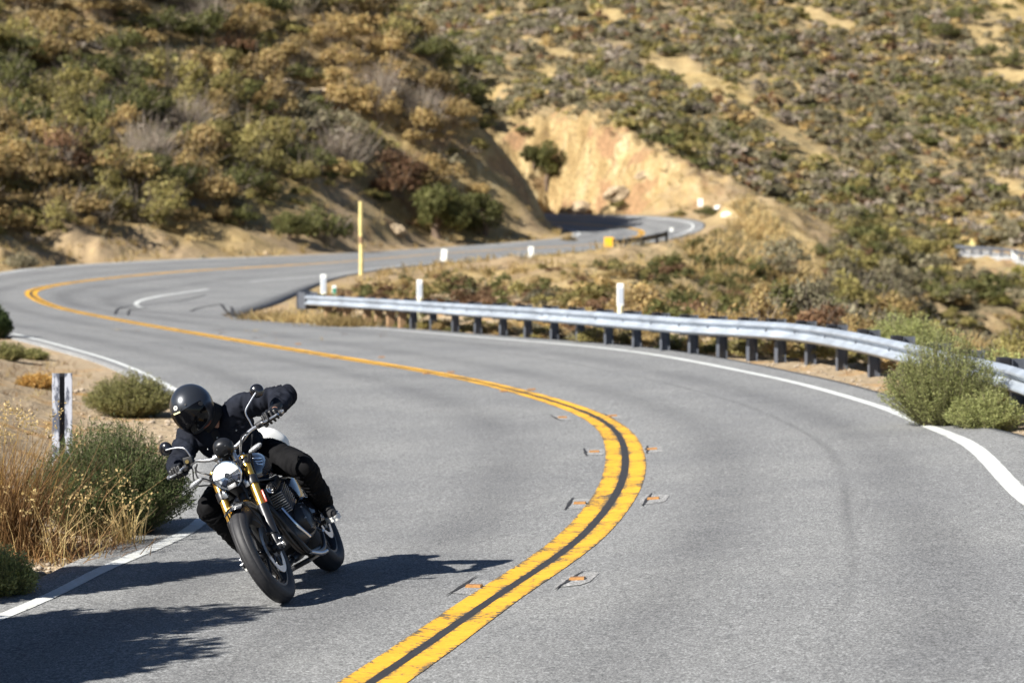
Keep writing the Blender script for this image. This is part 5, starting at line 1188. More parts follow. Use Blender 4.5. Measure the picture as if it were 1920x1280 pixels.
# headlight
HL = Vector((.585, 0.0, .850)); tilt = Matrix.Rotation(R(8), 3, 'Y')
hl = empty('headlight', HL, (0, R(6), 0)); hl.parent = bike
bm = bmesh.new(); lathe(bm, [(.001, -.115), (.045, -.108), (.075, -.08), (.088, -.03), (.090, .0), (.086, .0), (.08, -.028)], 40, 'x'); part('bowl', bm, M_SATIN, hl)
bm = bmesh.new(); lathe(bm, [(.0895, -.014), (.0945, -.010), (.0955, .004), (.092, .013), (.0865, .014), (.085, .004)], 48, 'x'); part('rim', bm, M_CHROME, hl)
bm = bmesh.new(); lathe(bm, [(.0855, .008), (.07, .016), (.045, .022), (.02, .0245), (.0005, .025)], 40, 'x'); part('glass', bm, M_GLASS, hl)
bm = bmesh.new(); lathe(bm, [(.0855, .004), (.075, -.014), (.05, -.03), (.0005, -.036)], 40, 'x'); part('reflector', bm, M_SILVER, hl)
def lamp_sector(name, r0, r1, a0, a1, x0, x1, m, n=18):
    bm = bmesh.new(); G = []
    for t in np.linspace(a0, a1, n): c, s_ = math.cos(t), math.sin(t); G.append([bm.verts.new(p) for p in ((x0, r0 * c, r0 * s_), (x1, r0 * c, r0 * s_), (x1 - .006 * (r1 > .06), r1 * c, r1 * s_), (x0 - .01, r1 * c, r1 * s_))])
    for A, B in zip(G, G[1:]):
        for j in range(4): bm.faces.new((A[j], A[(j + 1) % 4], B[(j + 1) % 4], B[j]))
    bm.faces.new(G[0][::-1]); bm.faces.new(G[-1]); return part(name, bm, m, hl, True)
lamp_sector('light_bar', .020, .074, R(5), R(175), -.018, -.002, M_LED); lamp_sector('light_bar', .004, .018, 0, 2 * math.pi * .999, -.02, .0, M_SILVER)
for a in (R(205), R(305)): lamp_sector('light_cell', .030, .064, a, a + R(34), -.02, -.002, M_CELL, 8)
for k in range(5):
    bm = bmesh.new(); bm_box(bm, (-.010, .002, -.026 - k * .0095), (.012, .030 + .005 * k, .0045)); part('light_rib', bm, M_ALU, hl, False, .0015)
bm = bmesh.new()
for sd in (1, -1): bm_tube(bm, [HL + Vector((-.03, sd * .088, 0)), HL + Vector((-.06, sd * .10, .02)), fork(.56, sd * .09)], .009, 8)
part('headlight_bracket', bm, M_SATIN)
# instrument pod above the headlight, seen from its back
ip = empty('instrument_pod', (.475, .028, 1.005), (0, R(30), 0)); ip.parent = bike
bm = bmesh.new(); lathe(bm, [(.0005, .03), (.04, .028), (.056, .018), (.0635, 0), (.0645, -.035), (.060, -.045), (.0005, -.045)], 40, 'x'); part('pod_shell', bm, M_SATIN, ip)
for k in range(5):
    bm = bmesh.new(); bm_box(bm, (.0285, .004, .012 - k * .0085), (.004, .034 - abs(k - 2) * .003, .0035)); part('vent_slot', bm, M_ALU if k == 4 else M_BLACK, ip, False)
for a in (.8, 2.2, 3.9, 5.4):
    bm = bmesh.new(); bm_cyl(bm, (.02, .043 * math.cos(a), .043 * math.sin(a)), (.027, .043 * math.cos(a), .043 * math.sin(a)), .0045, n=8); part('screw', bm, M_ALU, ip)
bm = bmesh.new(); bm_tube(bm, [(.44, .0, .99), (.41, 0, .955), (.40, 0, .93)], .018, 10); part('pod_bracket', bm, M_SATIN)
# handlebar and controls
GL = [(.40, 0, .985), (.395, .07, .985), (.375, .135, 1.005), (.345, .20, 1.033), (.31, .295, 1.04), (.28, .40, 1.045)]
GR = [(x, -y, z - (.02 if y > .2 else .0)) for x, y, z in GL]
bm = bmesh.new(); bm_tube(bm, GR[::-1][:-1] + GL, [.0115] * 3 + [.013] * 5 + [.0115] * 3, 14); part('handlebar', bm, M_ALU)
bm = bmesh.new()
for y in (-.05, .05): bm_cyl(bm, (.405, y, .91), (.40, y, .985), .017, n=14); bm_cyl(bm, (.40, y - .02, .985), (.40, y + .02, .985), .026, n=16)
part('bar_clamp', bm, M_ALU)
def lerp(a, b, t): return Vector(a).lerp(Vector(b), t)
for G, sd in ((GL, 1), (GR, -1)):
    a, b = Vector(G[4]), Vector(G[5])
    bm = bmesh.new(); bm_tube(bm, [a.lerp(b, -.05), a.lerp(b, .5), a.lerp(b, 1.1)], .0175, 16); part('grip', bm, M_RUBBER)
    bm = bmesh.new(); bm_cyl(bm, a.lerp(b, 1.1), a.lerp(b, 1.22), .016, .013, n=14); bm_cyl(bm, a.lerp(b, 1.22), a.lerp(b, 1.28), .009, n=10); part('bar_end', bm, M_ALU)
    bm = bmesh.new(); c = Vector(G[3]).lerp(a, .72); bm_box(bm, c + Vector((0, 0, .002)), (.045, .05, .04), Matrix.Rotation(.1 * sd, 3, 'X')); part('switch_block', bm, M_BLACK, None, True, .006)
    # lever: perch and blade in front of the grip
    bm = bmesh.new(); bm_tube(bm, [c + Vector((.03, -.01 * sd, .005)), c + Vector((.062, .03 * sd, .004)), a + Vector((.055, .01 * sd, -.002)), b + Vector((.055, -.02 * sd, -.004)), b + Vector((.058, .004 * sd, -.004))], [.008, .0085, .0075, .0065, .008], 8); part('lever', bm, M_ALU)
    if sd < 0:
        bm = bmesh.new(); bm_box(bm, c + Vector((.03, .035, .035)), (.05, .06, .045), Matrix.Rotation(-.25, 3, 'X')); part('brake_reservoir', bm, M_BLACK, None, True, .006)
        bm = bmesh.new(); bm_cyl(bm, c + Vector((.054, .030, .03)), c + Vector((.06, .030, .03)), .012, n=16); part('reservoir_window', bm, M_BRASS)
    # mirror with bent stalk
    bm = bmesh.new()
    if sd > 0: st = [(.335, .222, 1.045), (.335, .224, 1.085), (.333, .228, 1.15), (.315, .285, 1.195), (.30, .335, 1.225)]
    else: st = [(.34, -.21, 1.045), (.338, -.214, 1.08), (.335, -.226, 1.135), (.318, -.275, 1.165), (.30, -.345, 1.185)]
    bm_tube(bm, st, .0052, 8); part('mirror_stalk', bm, M_ALU)
    e = Vector(st[-1]) + Vector((-.014, .006 * sd, .010)); mr = empty('mirror', e, (0, R(-6), R(8 * sd))); mr.parent = bike
    bm = bmesh.new(); lathe(bm, [(.0005, .016), (.022, .013), (.036, .006), (.0435, -.004), (.0445, -.014), (.040, -.017), (.0005, -.017)], 36, 'x'); part('mirror_shell', bm, M_GLOSS, mr)
    bm = bmesh.new(); lathe(bm, [(.039, -.0175), (.0005, -.0178)], 32, 'x'); part('mirror_glass', bm, M_CHROME, mr)
    # turn signal: short stalk with a frosted oval lamp
    i0 = fork(.575, sd * .112, .0); i1 = Vector((.50, sd * .17, .912)); i2 = Vector((.50, sd * .262, .925 if sd > 0 else .90))
    bm = bmesh.new(); bm_tube(bm, [i0, i1], [.010, .008], 10); part('indicator_stalk', bm, M_SATIN)
    bm = bmesh.new(); dv = (i2 - i1); secs = [ring_sec(0, 0, 0, .001, .001)]
    secs = []
    for t, w_ in ((0, .010), (.08, .017), (.3, .0215), (.65, .0225), (.9, .018), (1, .008)):
        p_ = i1.lerp(i2, t); q = dv.to_track_quat('Z', 'X').to_matrix(); secs.append([tuple(p_ + q @ Vector((w_ * .75 * math.cos(k / 14 * 6.283), w_ * math.sin(k / 14 * 6.283), 0))) for k in range(14)])
    loft(bm, secs); part('indicator_lens', bm, M_LENSW)
# cables sweeping from the bar down past the headlight
for pts in ([(.345, .19, 1.03), (.45, .16, 1.02), (.50, .115, .93), (.47, .08, .80)], [(.35, .17, 1.03), (.44, .135, .98), (.47, .10, .90), (.44, .06, .78)], [(.34, .2, 1.01), (.42, .17, .93), (.42, .13, .83), (.36, .10, .74)], [(.345, -.20, 1.01), (.46, -.19, .97), (.50, -.13, .92), (.46, -.06, .84)], [(.345, -.22, 1.00), (.47, -.20, .93), (.52, -.13, .87), (.46, -.07, .78)], [(.34, -.24, 1.0), (.44, -.24, .90), (.48, -.15, .85), (.44, -.05, .76)]):
    bm = bmesh.new(); bm_tube(bm, pts, .0052, 8); part('cable', bm, M_BLACK)
# tank: rounded drop with knee recess; badge on the side
bm = bmesh.new(); secs = []
for x, wy, z0, z1 in ((.36, .03, .80, .87), (.345, .085, .755, .90), (.30, .122, .725, .925), (.22, .146, .712, .935), (.12, .150, .712, .93), (.02, .138, .72, .905), (-.08, .115, .735, .87), (-.15, .08, .75, .83), (-.17, .04, .76, .80)):
    secs.append([(x, y, z) for _, y, z in ring_sec(x, 0, (z0 + z1) / 2, wy, (z1 - z0) / 2, 28, 2.7)])
loft(bm, secs); bmesh.ops.subdivide_edges(bm, edges=bm.edges[:], cuts=1, smooth=.8); tk = part('fuel_tank', bm, M_TANK)
bm = bmesh.new(); bm_cyl(bm, (.12, 0, .925), (.12, 0, .945), .042, .038, n=24); part('filler_cap', bm, M_CHROME)
bm = bmesh.new()
for k in range(3): bm_tube(bm, [(.295 - .0 * k, .118, .878 - .022 * k), (.25, .140, .862 - .02 * k), (.20 + .02 * k, .147, .852 - .016 * k)], [.004, .006, .003], 7)
bm_tube(bm, [(.30, .112, .86), (.285, .125, .835), (.25, .143, .815)], [.003, .005, .003], 7); part('tank_badge', bm, M_CHROME)
bm = bmesh.new(); bm_tube(bm, [(.33, .09, .742), (.2, .14, .712), (.05, .138, .715)], .008, 8); part('tank_seam', bm, M_SATIN)
# seat, tail, side covers
bm = bmesh.new(); secs = []
for x, wy, zc, wz in ((-.13, .08, .795, .03), (-.2, .115, .79, .045), (-.4, .145, .79, .05), (-.6, .13, .82, .045), (-.76, .10, .845, .035), (-.80, .05, .85, .02)): secs.append(ring_sec(x, 0, zc, wy, wz, 20, 2.8))
loft(bm, secs); part('seat', bm, M_SEAT)
for sd in (1, -1):
    bm = bmesh.new(); secs = []
    for x, y, z, wy, wz in ((.02, .125, .655, .012, .02), (-.04, .15, .64, .018, .07), (-.14, .158, .60, .022, .09), (-.24, .15, .56, .02, .07), (-.30, .14, .53, .01, .02)): secs.append(ring_sec(x, sd * y, z, wy, wz, 16, 2.6, -.5))
    loft(bm, secs); part('side_cover', bm, M_TANK)
    bm = bmesh.new(); bm_tube(bm, [(.03, sd * .148, .695), (-.1, sd * .163, .672), (-.2, sd * .163, .64)], [.006, .010, .006], 8); part('trim_strip', bm, M_ALU)
bm = bmesh.new(); secs = []
for a in np.radians(np.linspace(60, 150, 12)): secs.append([(-.72 + (.37 + t) * math.cos(a), y, .325 + (.37 + t) * math.sin(a)) for y, t in ((-.085, -.015), (-.07, .006), (0, .018), (.07, .006), (.085, -.015), (.068, -.002), (0, .010), (-.068, -.002))])
loft(bm, secs); part('rear_mudguard', bm, M_GLOSS)
# frame
def frame(pts, r=.016, m=M_SATIN, name='frame_tube'):
    bm = bmesh.new(); bm_tube(bm, pts, r, 12); part(name, bm, m)
for sd in (1, -1):
    frame([(.40, sd * .03, .80), (.2, sd * .08, .69), (-.1, sd * .13, .68), (-.3, sd * .13, .64), (-.34, sd * .13, .42)])
    frame([(.40, sd * .03, .72), (.36, sd * .09, .52), (.29, sd * .125, .30), (.22, sd * .135, .20), (.06, sd * .14, .17), (-.14, sd * .14, .18), (-.30, sd * .135, .28)])
    frame([(-.3, sd * .12, .70), (-.55, sd * .13, .76), (-.78, sd * .10, .80)], .013)
    frame([(-.32, sd * .135, .36), (-.52, sd * .12, .34), (-.76, sd * .115, .325)], .022, M_SATIN, 'swingarm')
    bm = bmesh.new(); bm_cyl(bm, (-.62, sd * .145, .38), (-.52, sd * .145, .72), .016, n=14); part('shock_body', bm, M_GOLD)
    bm = bmesh.new(); k_ = [Vector((-.61, sd * .145, .42)).lerp(Vector((-.535, sd * .145, .67)), t) for t in np.linspace(0, 1, 90)]; q = (k_[-1] - k_[0]).to_track_quat('Z', 'Y').to_matrix(); bm_tube(bm, [p_ + q @ Vector((.03 * math.cos(i * .62), .03 * math.sin(i * .62), 0)) for i, p_ in enumerate(k_)], .0055, 6) ; part('shock_spring', bm, M_SATIN)
# engine
bm = bmesh.new(); secs = []
for x, z, wy, wz in ((.285, .40, .06, .05), (.26, .40, .13, .12), (.16, .39, .165, .15), (.0, .395, .175, .155), (-.16, .40, .165, .14), (-.25, .40, .12, .10), (-.27, .40, .06, .05)): secs.append(ring_sec(x, 0, z, wy, wz, 24, 3.2))
loft(bm, secs); part('crankcase', bm, M_SATIN)
for sd in (1, -1):
    bm = bmesh.new(); lathe(bm, [(.0005, .03), (.05, .028), (.085, .016), (.098, -.004), (.10, -.05)], 36, 'y') if False else None
    prof = [(.0005, sd * .222), (.06, sd * .220), (.092, sd * .208), (.104, sd * .185), (.106, sd * .14)]
    lathe(bm, prof, 36, 'y', (.10 if sd > 0 else .08, 0, .40)); part('engine_cover', bm, M_SATIN)
    bm = bmesh.new(); secs = []
    for x, y, z, wy, wz in ((.03, .16, .45, .04, .05), (-.03, .175, .44, .05, .09), (-.11, .18, .42, .05, .10), (-.19, .17, .40, .04, .08), (-.24, .15, .39, .02, .04)): secs.append(ring_sec(x, sd * y, z, wy, wz, 18, 2.8))
    loft(bm, secs); part('sprocket_cover', bm, M_GLOSS)
    for k in range(7):
        a = k / 7 * 6.283; bm = bmesh.new(); c = Vector((.10 + .09 * math.cos(a), sd * .20, .40 + .09 * math.sin(a))); bm_cyl(bm, c, c + Vector((0, sd * .012, 0)), .006, n=8); part('cover_bolt', bm, M_ALU)
lean_ = Matrix.Rotation(R(14), 3, 'Y'); C0 = Vector((.12, 0, .50))
bm = bmesh.new(); bm_box(bm, C0 + lean_ @ Vector((0, 0, .07)), (.15, .27, .17), lean_); part('cylinder_block', bm, M_SATIN, None, True, .02)
for k in range(9):
    bm = bmesh.new(); bm_box(bm, C0 + lean_ @ Vector((0, 0, .008 + k * .0165)), (.205, .335, .0045), lean_); part('cooling_fin', bm, M_ALU if True else M_SATIN, None, True, .0015)
bm = bmesh.new(); bm_box(bm, C0 + lean_ @ Vector((0, 0, .185)), (.19, .32, .055), lean_); part('cylinder_head', bm, M_SATIN, None, True, .018)
for sd in (1, -1):
    bm = bmesh.new(); c = C0 + lean_ @ Vector((.03, sd * .13, .175)) + Vector((.08, 0, 0)); bm_cyl(bm, c - Vector((.03, 0, 0)), c + Vector((.012, 0, 0)), .036, n=24); part('head_cap', bm, M_SATIN)
    bm = bmesh.new(); lathe(bm, [(.026, .013), (.031, .015), (.031, .011), (.026, .011)], 28, 'x', tuple(c), True); lathe(bm, [(.012, .013), (.017, .015), (.017, .011), (.012, .011)], 24, 'x', tuple(c), True); part('cap_ring', bm, M_CHROME)
    # header pipe and silencer
    bm = bmesh.new(); bm_tube(bm, [(.21, sd * .07, .60), (.30, sd * .075, .58), (.335, sd * .08, .46), (.29, sd * .09, .28), (.18, sd * .11, .20), (-.1, sd * .115, .185), (-.3, sd * .115, .205)], [.018] * 7, 14); part('header_pipe', bm, M_PIPE)
    if sd < 0:
        bm = bmesh.new(); bm_tube(bm, [(-.26, sd * .115, .205), (-.33, sd * .115, .21), (-.5, sd * .12, .215), (-.62, sd * .12, .225), (-.64, sd * .12, .227)], [.020, .036, .040, .038, .028], 18); part('silencer', bm, M_SATIN)
    bm = bmesh.new(); bm_cyl(bm, (-.18, sd * .17, .32), (-.175, sd * .285, .315), .013, n=12); part('foot_peg', bm, M_RUBBER)
    bm = bmesh.new(); bm_tube(bm, [(-.30, sd * .15, .40), (-.22, sd * .178, .345), (-.18, sd * .18, .32)], [.014, .013, .013], 10); part('peg_bracket', bm, M_ALU)
bm = bmesh.new(); bm_box(bm, (.325, 0, .62), (.035, .20, .11)); part('oil_cooler', bm, M_SATIN, None, True, .006)
bm = bmesh.new(); bm_tube(bm, [(.24, .145, .195), (.12, .17, .155), (.02, .185, .15)], [.012, .015, .012], 10); part('side_stand', bm, M_ALU)
bm = bmesh.new(); bm_tube(bm, [(-.02, .19, .31), (.0, .21, .28), (.03, .23, .275)], .008, 8); bm_tube(bm, [(-.12, .19, .33), (-.02, .192, .31)], .006, 8); part('gear_lever', bm, M_ALU)
bm = bmesh.new(); bm_box(bm, (.05, 0, .155), (.34, .22, .03)); part('sump_guard', bm, M_SATIN, None, True, .012)
bm = bmesh.new(); bm_tube(bm, [(.30, .13, .52), (.30, .16, .40), (.24, .19, .28)], [.009, .010, .009], 8); part('coolant_pipe', bm, M_CHROME)
bm = bmesh.new(); bm_box(bm, (-.9, 0, .76), (.06, .14, .06)); part('tail_lamp', bm, M_RED, None, True, .02)
# ------------------------------------------------------------------ rider (same axes as the motorcycle)
k_ = NT('dark_navy_denim'); co_ = k_.n('ShaderNodeTexCoord'); dn = k_.noise(6, 5, .6, co_.outputs['Object']); wv = k_.noise(320, 2, .5, co_.outputs['Object'])
c_ = k_.ramp(dn, [(.3, (.004, .005, .009)), (.55, (.0075, .0095, .0165)), (.75, (.018, .0225, .036))]); c_ = k_.mix(1.0, c_, k_.ramp(wv, [(.3, (.8, .8, .8)), (.7, (1.2, 1.2, 1.2))]), 'MULTIPLY'); k_.bump(wv, .25, .001); M_DENIM = k_.done(c_, .85, .2); k_.b.inputs['Sheen Weight'].default_value = .0
M_TROUS = mat('black_trousers', (.0055, .0055, .0062), .8, 0, .12, vary=(7, .35), bump=(200, .2, .001)); M_GLOVE = mat('black_leather_glove', (.011, .011, .012), .45, vary=(20, .3), bump=(120, .3, .001)); M_SKIN = mat('skin', (.38, .20, .14), .55, vary=(12, .12)); M_HELM = mat('satin_graphite_helmet', (.028, .032, .040), .34, .4, .5, .6, vary=(4, .05)); M_HELM.node_tree.nodes['Principled BSDF'].inputs['Coat Roughness'].default_value = .2; M_VISOR = mat('dark_visor', (.004, .004, .005), .10, 0, .22, 0); M_WHITEC = mat('white_cotton', (.80, .80, .76), .9, vary=(5, .06)); M_CANVAS = mat('black_canvas', (.012, .012, .013), .85, vary=(30, .3)); M_SOLE = mat('white_rubber', (.70, .69, .64), .6, vary=(20, .12)); M_COLLAR = mat('black_collar', (.007, .007, .008), .9); M_LEATHERRED = mat('brown_strap', (.16, .045, .02), .6)
rider = empty('person'); rider.matrix_world = BM.copy(); tag(rider, 'rider in black helmet and dark denim jacket hanging off the leaning motorcycle', 'person')
def organic(name, caps, voxel, iters, m, wrinkle=None, parent=rider):
    bm = bmesh.new()
    for a, b, ra, rb_ in caps:
        a, b = Vector(a), Vector(b); d = b - a
        if d.length < 1e-4:
            r_ = bmesh.ops.create_uvsphere(bm, u_segments=20, v_segments=12, radius=ra); bmesh.ops.translate(bm, vec=a, verts=r_['verts']); continue
        q = d.to_track_quat('Z', 'Y').to_matrix(); n = 18; rings = []
        prof = [(-ra * math.cos(t), ra * math.sin(t)) for t in np.linspace(.12, math.pi / 2, 6)] + [(d.length + rb_ * math.cos(t), rb_ * math.sin(t)) for t in np.linspace(math.pi / 2, .12, 6)]
        for z, r_ in prof: rings.append([bm.verts.new(a + q @ Vector((r_ * math.cos(j / n * 6.2832), r_ * math.sin(j / n * 6.2832), z))) for j in range(n)])
        for A, B in zip(rings, rings[1:]):
            for j in range(n): bm.faces.new((A[j], A[(j + 1) % n], B[(j + 1) % n], B[j]))
        bm.faces.new(rings[0][::-1]); bm.faces.new(rings[-1])
    me = bpy.data.meshes.new(name + '_base'); bm.to_mesh(me); bm.free(); o = bpy.data.objects.new(name, me); COL.objects.link(o)
    md = o.modifiers.new('r', 'REMESH'); md.mode = 'VOXEL'; md.voxel_size = voxel; md.use_smooth_shade = True
    sm = o.modifiers.new('s', 'SMOOTH'); sm.factor = .5; sm.iterations = iters
    bpy.context.view_layer.update(); dg = bpy.context.evaluated_depsgraph_get(); m2 = bpy.data.meshes.new_from_object(o.evaluated_get(dg)); m2.name = name
    bpy.data.objects.remove(o); bpy.data.meshes.remove(me)
    if wrinkle:
        n = len(m2.vertices); co = np.empty(n * 3, np.float32); m2.vertices.foreach_get('co', co); co = co.reshape(-1, 3); no = np.empty(n * 3, np.float32); m2.vertices.foreach_get('normal', no); no = no.reshape(-1, 3)
        best = np.full(n, 9.); T_ = np.zeros(n); Ln = np.zeros(n); TH = np.zeros(n)
        for i, (a, b, ra, rb_) in enumerate(caps):
            a = np.array(a); b = np.array(b); d = b - a; L = np.linalg.norm(d)
            if L < .02: continue
            t = np.clip(((co - a) @ d) / L ** 2, 0, 1); r_ = co - (a + t[:, None] * d); ds = np.linalg.norm(r_, axis=1) - (ra + (rb_ - ra) * t); k = ds < best; best[k] = ds[k]; T_[k] = (t * L)[k] + i * 1.7
            ax = np.cross(d / L, [0.3, .2, .9]); ax /= np.linalg.norm(ax); ay = np.cross(d / L, ax); TH[k] = np.arctan2(r_ @ ay, r_ @ ax)[k]
        amp, fr = wrinkle
        # folds run round the limb, bent by the angle, plus loose lumps
        nz = 1 - np.abs(pnoise(T_ * fr + .55 * np.sin(TH + T_ * 9), np.cos(TH) * .9 + T_ * 1.3, 4)) * 2.6; nz2 = pnoise(co[:, 0] * 11 + co[:, 2] * 5, co[:, 1] * 11 + co[:, 2] * 4, 9)
        co = co + no * (amp * (nz * .75 + nz2 * .8))[:, None]; m2.vertices.foreach_set('co', co.ravel().astype(np.float32)); m2.update()
    m2.materials.clear(); m2.materials.append(m)
    for p in m2.polygons: p.use_smooth = True
    return link(name, m2, parent)
shL, elL, wrL = (-.06, .125, 1.215), (-.03, .405, 1.135), (.195, .375, 1.085)
shR, elR, wrR = (-.04, -.265, 1.20), (-.02, -.405, 1.085), (.195, -.375, 1.055)
hpL, knL, anL, toL = (-.34, .06, .87), (.03, .315, .685), (-.20, .265, .385), (-.06, .305, .325)
hpR, knR, anR, toR = (-.34, -.17, .86), (.04, -.36, .745), (-.20, -.315, .385), (-.07, -.325, .315)
neck0, neck1 = (-.03, -.075, 1.24), (.05, -.10, 1.33)
def lp(a, b, t): return tuple(Vector(a).lerp(Vector(b), t))
organic('body', [((-.38, -.055, .88), (-.30, -.06, 1.0), .09, .09), ((-.30, -.06, 1.0), (-.17, -.07, 1.11), .09, .08), ((-.17, -.07, 1.11), neck0, .07, .05), (neck0, neck1, .055, .052), (neck1, (.07, -.105, 1.36), .05, .06), (shL, elL, .045, .036), (elL, wrL, .038, .026), (wrL, (.27, .372, 1.075), .026, .022), (shR, elR, .045, .036), (elR, wrR, .038, .026), (wrR, (.27, -.372, 1.05), .026, .022), ((-.12, -.0, 1.15), shL, .055, .045), ((-.12, -.14, 1.14), shR, .055, .045), (hpL, knL, .075, .052), (knL, anL, .05, .035), (anL, toL, .035, .028), (hpR, knR, .075, .052), (knR, anR, .05, .035), (anR, toR, .035, .028)], .012, 4, M_SKIN)
organic('jacket', [((-.37, -.055, .90), (-.27, -.06, 1.0), .135, .140), ((-.27, -.06, 1.0), (-.15, -.02, 1.12), .135, .125), ((-.27, -.06, 1.0), (-.15, -.14, 1.11), .135, .125), ((-.15, -.14, 1.11), (-.06, -.18, 1.17), .12, .09), ((-.15, -.0, 1.12), (-.07, .05, 1.18), .12, .09), ((-.07, .03, 1.185), shL, .088, .082), ((-.06, -.18, 1.18), shR, .088, .078), (shL, elL, .080, .066), (elL, lp(elL, wrL, .55), .067, .056), (lp(elL, wrL, .5), lp(elL, wrL, .93), .055, .045), (shR, elR, .078, .064), (elR, lp(elR, wrR, .55), .066, .056), (lp(elR, wrR, .5), lp(elR, wrR, .93), .055, .045)], .009, 5, M_DENIM, (.021, 26))
organic('trousers', [((-.38, .0, .875), (-.38, -.11, .875), .125, .125), (hpL, lp(hpL, knL, .6), .105, .085), (lp(hpL, knL, .5), knL, .088, .074), (knL, lp(knL, anL, .55), .074, .068), (lp(knL, anL, .5), lp(knL, anL, .86), .068, .056), (hpR, lp(hpR, knR, .6), .105, .085), (lp(hpR, knR, .5), knR, .088, .074), (knR, lp(knR, anR, .55), .074, .068), (lp(knR, anR, .5), lp(knR, anR, .86), .068, .056)], .009, 5, M_TROUS, (.016, 26))
# collar, front placket, pocket flaps, buttons
bm = bmesh.new(); secs = []
cz = Vector(lp(neck0, neck1, .15)); ax_ = (Vector(neck1) - Vector(neck0)).normalized(); q_ = ax_.to_track_quat('Z', 'X').to_matrix()
for t, r_ in ((-.02, .098), (.02, .092), (.055, .084), (.062, .080), (.055, .074), (.0, .078)):
    secs.append([tuple(cz + q_ @ Vector((r_ * 1.08 * math.cos(j / 28 * 6.283), r_ * math.sin(j / 28 * 6.283), t + .01 * math.sin(j / 28 * 12.566)))) for j in range(28)])
loft(bm, secs, False); bmesh_obj('collar', bm, M_COLLAR, rider, True)
from mathutils.bvhtree import BVHTree
jk = [c for c in rider.children if c.name == 'jacket'][0]
JB = BVHTree.FromPolygons([v.co[:] for v in jk.data.vertices], [tuple(p.vertices) for p in jk.data.polygons])
VD = (BM.inverted().to_3x3() @ Vector((0, -1, .06))).normalized()       # roughly towards the onlooker, in rider axes
def on_jacket(px, py, lift=.004):
    d = Vector(ray(px, py)).normalized(); o = BM.inverted() @ Vector((0, 0, CZ)); dl = BM.inverted().to_3x3() @ d; h, nrm, _, _ = JB.ray_cast(o + dl * 10, dl)
    return (h - dl * lift) if h is not None else None
def patch_on(name, poly, m, lift=.006, th=.004, sub=4):
    """a cloth piece lying on the jacket: a quadrilateral of picked corner points draped onto the surface"""
    bm = bmesh.new(); g = []
    for i in range(sub + 1):
        row = []
        for j in range(sub + 1):
            u, v = i / sub, j / sub; p0 = (1 - u) * (1 - v) * np.array(poly[0]) + u * (1 - v) * np.array(poly[1]) + u * v * np.array(poly[2]) + (1 - u) * v * np.array(poly[3]); h = on_jacket(p0[0], p0[1], lift)
            if h is None: bm.free(); return
            row.append((bm.verts.new(h), bm.verts.new(h - (BM.inverted().to_3x3() @ Vector(ray(*p0))) * -th)))
        g.append(row)
    for i in range(sub):
        for j in range(sub):
            bm.faces.new((g[i][j][0], g[i + 1][j][0], g[i + 1][j + 1][0], g[i][j + 1][0])); 
    n = sub
    bmesh.ops.delete(bm, geom=[v for r_ in g for _, v in r_], context='VERTS')
    r_ = bmesh.ops.extrude_face_region(bm, geom=bm.faces[:]); dd = BM.inverted().to_3x3() @ Vector((0, 1, -.06)); bmesh.ops.translate(bm, vec=dd * th, verts=[e for e in r_['geom'] if isinstance(e, bmesh.types.BMVert)])
    return bmesh_obj(name, bm, m, rider, True)
patch_on('pocket_flap', [(428, 807), (459, 790), (462, 797), (431, 818)], M_DENIM); patch_on('pocket_flap', [(376, 838), (394, 838), (396, 850), (380, 853)], M_DENIM)
patch_on('front_placket', [(392, 800), (404, 797), (424, 850), (410, 856)], M_COLLAR, .004)
for px, py in ((443, 806), (390, 842), (407, 820)):
    h = on_jacket(px, py, .012)
    if h is not None: bm = bmesh.new(); bmesh.ops.create_uvsphere(bm, u_segments=12, v_segments=8, radius=.0065); bmesh.ops.translate(bm, vec=h, verts=bm.verts[:]); bmesh_obj('button', bm, M_ALU, rider, True)
# gloves: palm, four bent fingers over the grip and lever, thumb underneath
def glove(a, b, wr, sd):
    a, b, wr = Vector(a), Vector(b), Vector(wr); ydir = (b - a).normalized(); gc = a.lerp(b, .52); kn = []
    offs = [-.036, -.0125, .011, .0335]              # index nearest the bike
    for o_, h_ in zip(offs, (.040, .044, .041, .034)): kn.append(gc + ydir * o_ + Vector((-.012, 0, h_)))
    caps = [(wr, gc + Vector((-.045, 0, .022)), .036, .038)]
    for k in kn: caps.append((gc + Vector((-.055, 0, .022)) + ydir * ((k - gc).dot(ydir) * .7), k, .021, .0165))
    caps += [(wr + (wr - gc) * .25, wr, .043, .040)]
    for i, (k, L) in enumerate(zip(kn, (.96, 1.06, 1.0, .82))):
        fx = .050 + (.012 if i < 2 else 0); p1 = k + Vector((fx * .85 * L, 0, -.006)) + ydir * (offs[i] * .10); p2 = k + Vector((fx * L, 0, -.046 * L)) + ydir * (offs[i] * .12); p3 = k + Vector((fx * .45 * L, 0, -.070 * L)) + ydir * (offs[i] * .1)
        caps += [(k, p1, .0125, .0115), (p1, p2, .0113, .0103), (p2, p3, .0100, .0085)]
    t0 = gc + Vector((-.03, 0, .008)) - ydir * .036; t1 = gc + Vector((-.008, 0, -.022)) - ydir * .056; t2 = gc + Vector((.024, 0, -.030)) - ydir * .050; caps += [(t0, t1, .017, .0135), (t1, t2, .013, .0105)]
    organic('glove', caps, .0042, 2, M_GLOVE)
glove(GL[4], GL[5], wrL, 1); glove(GR[4], GR[5], wrR, -1)
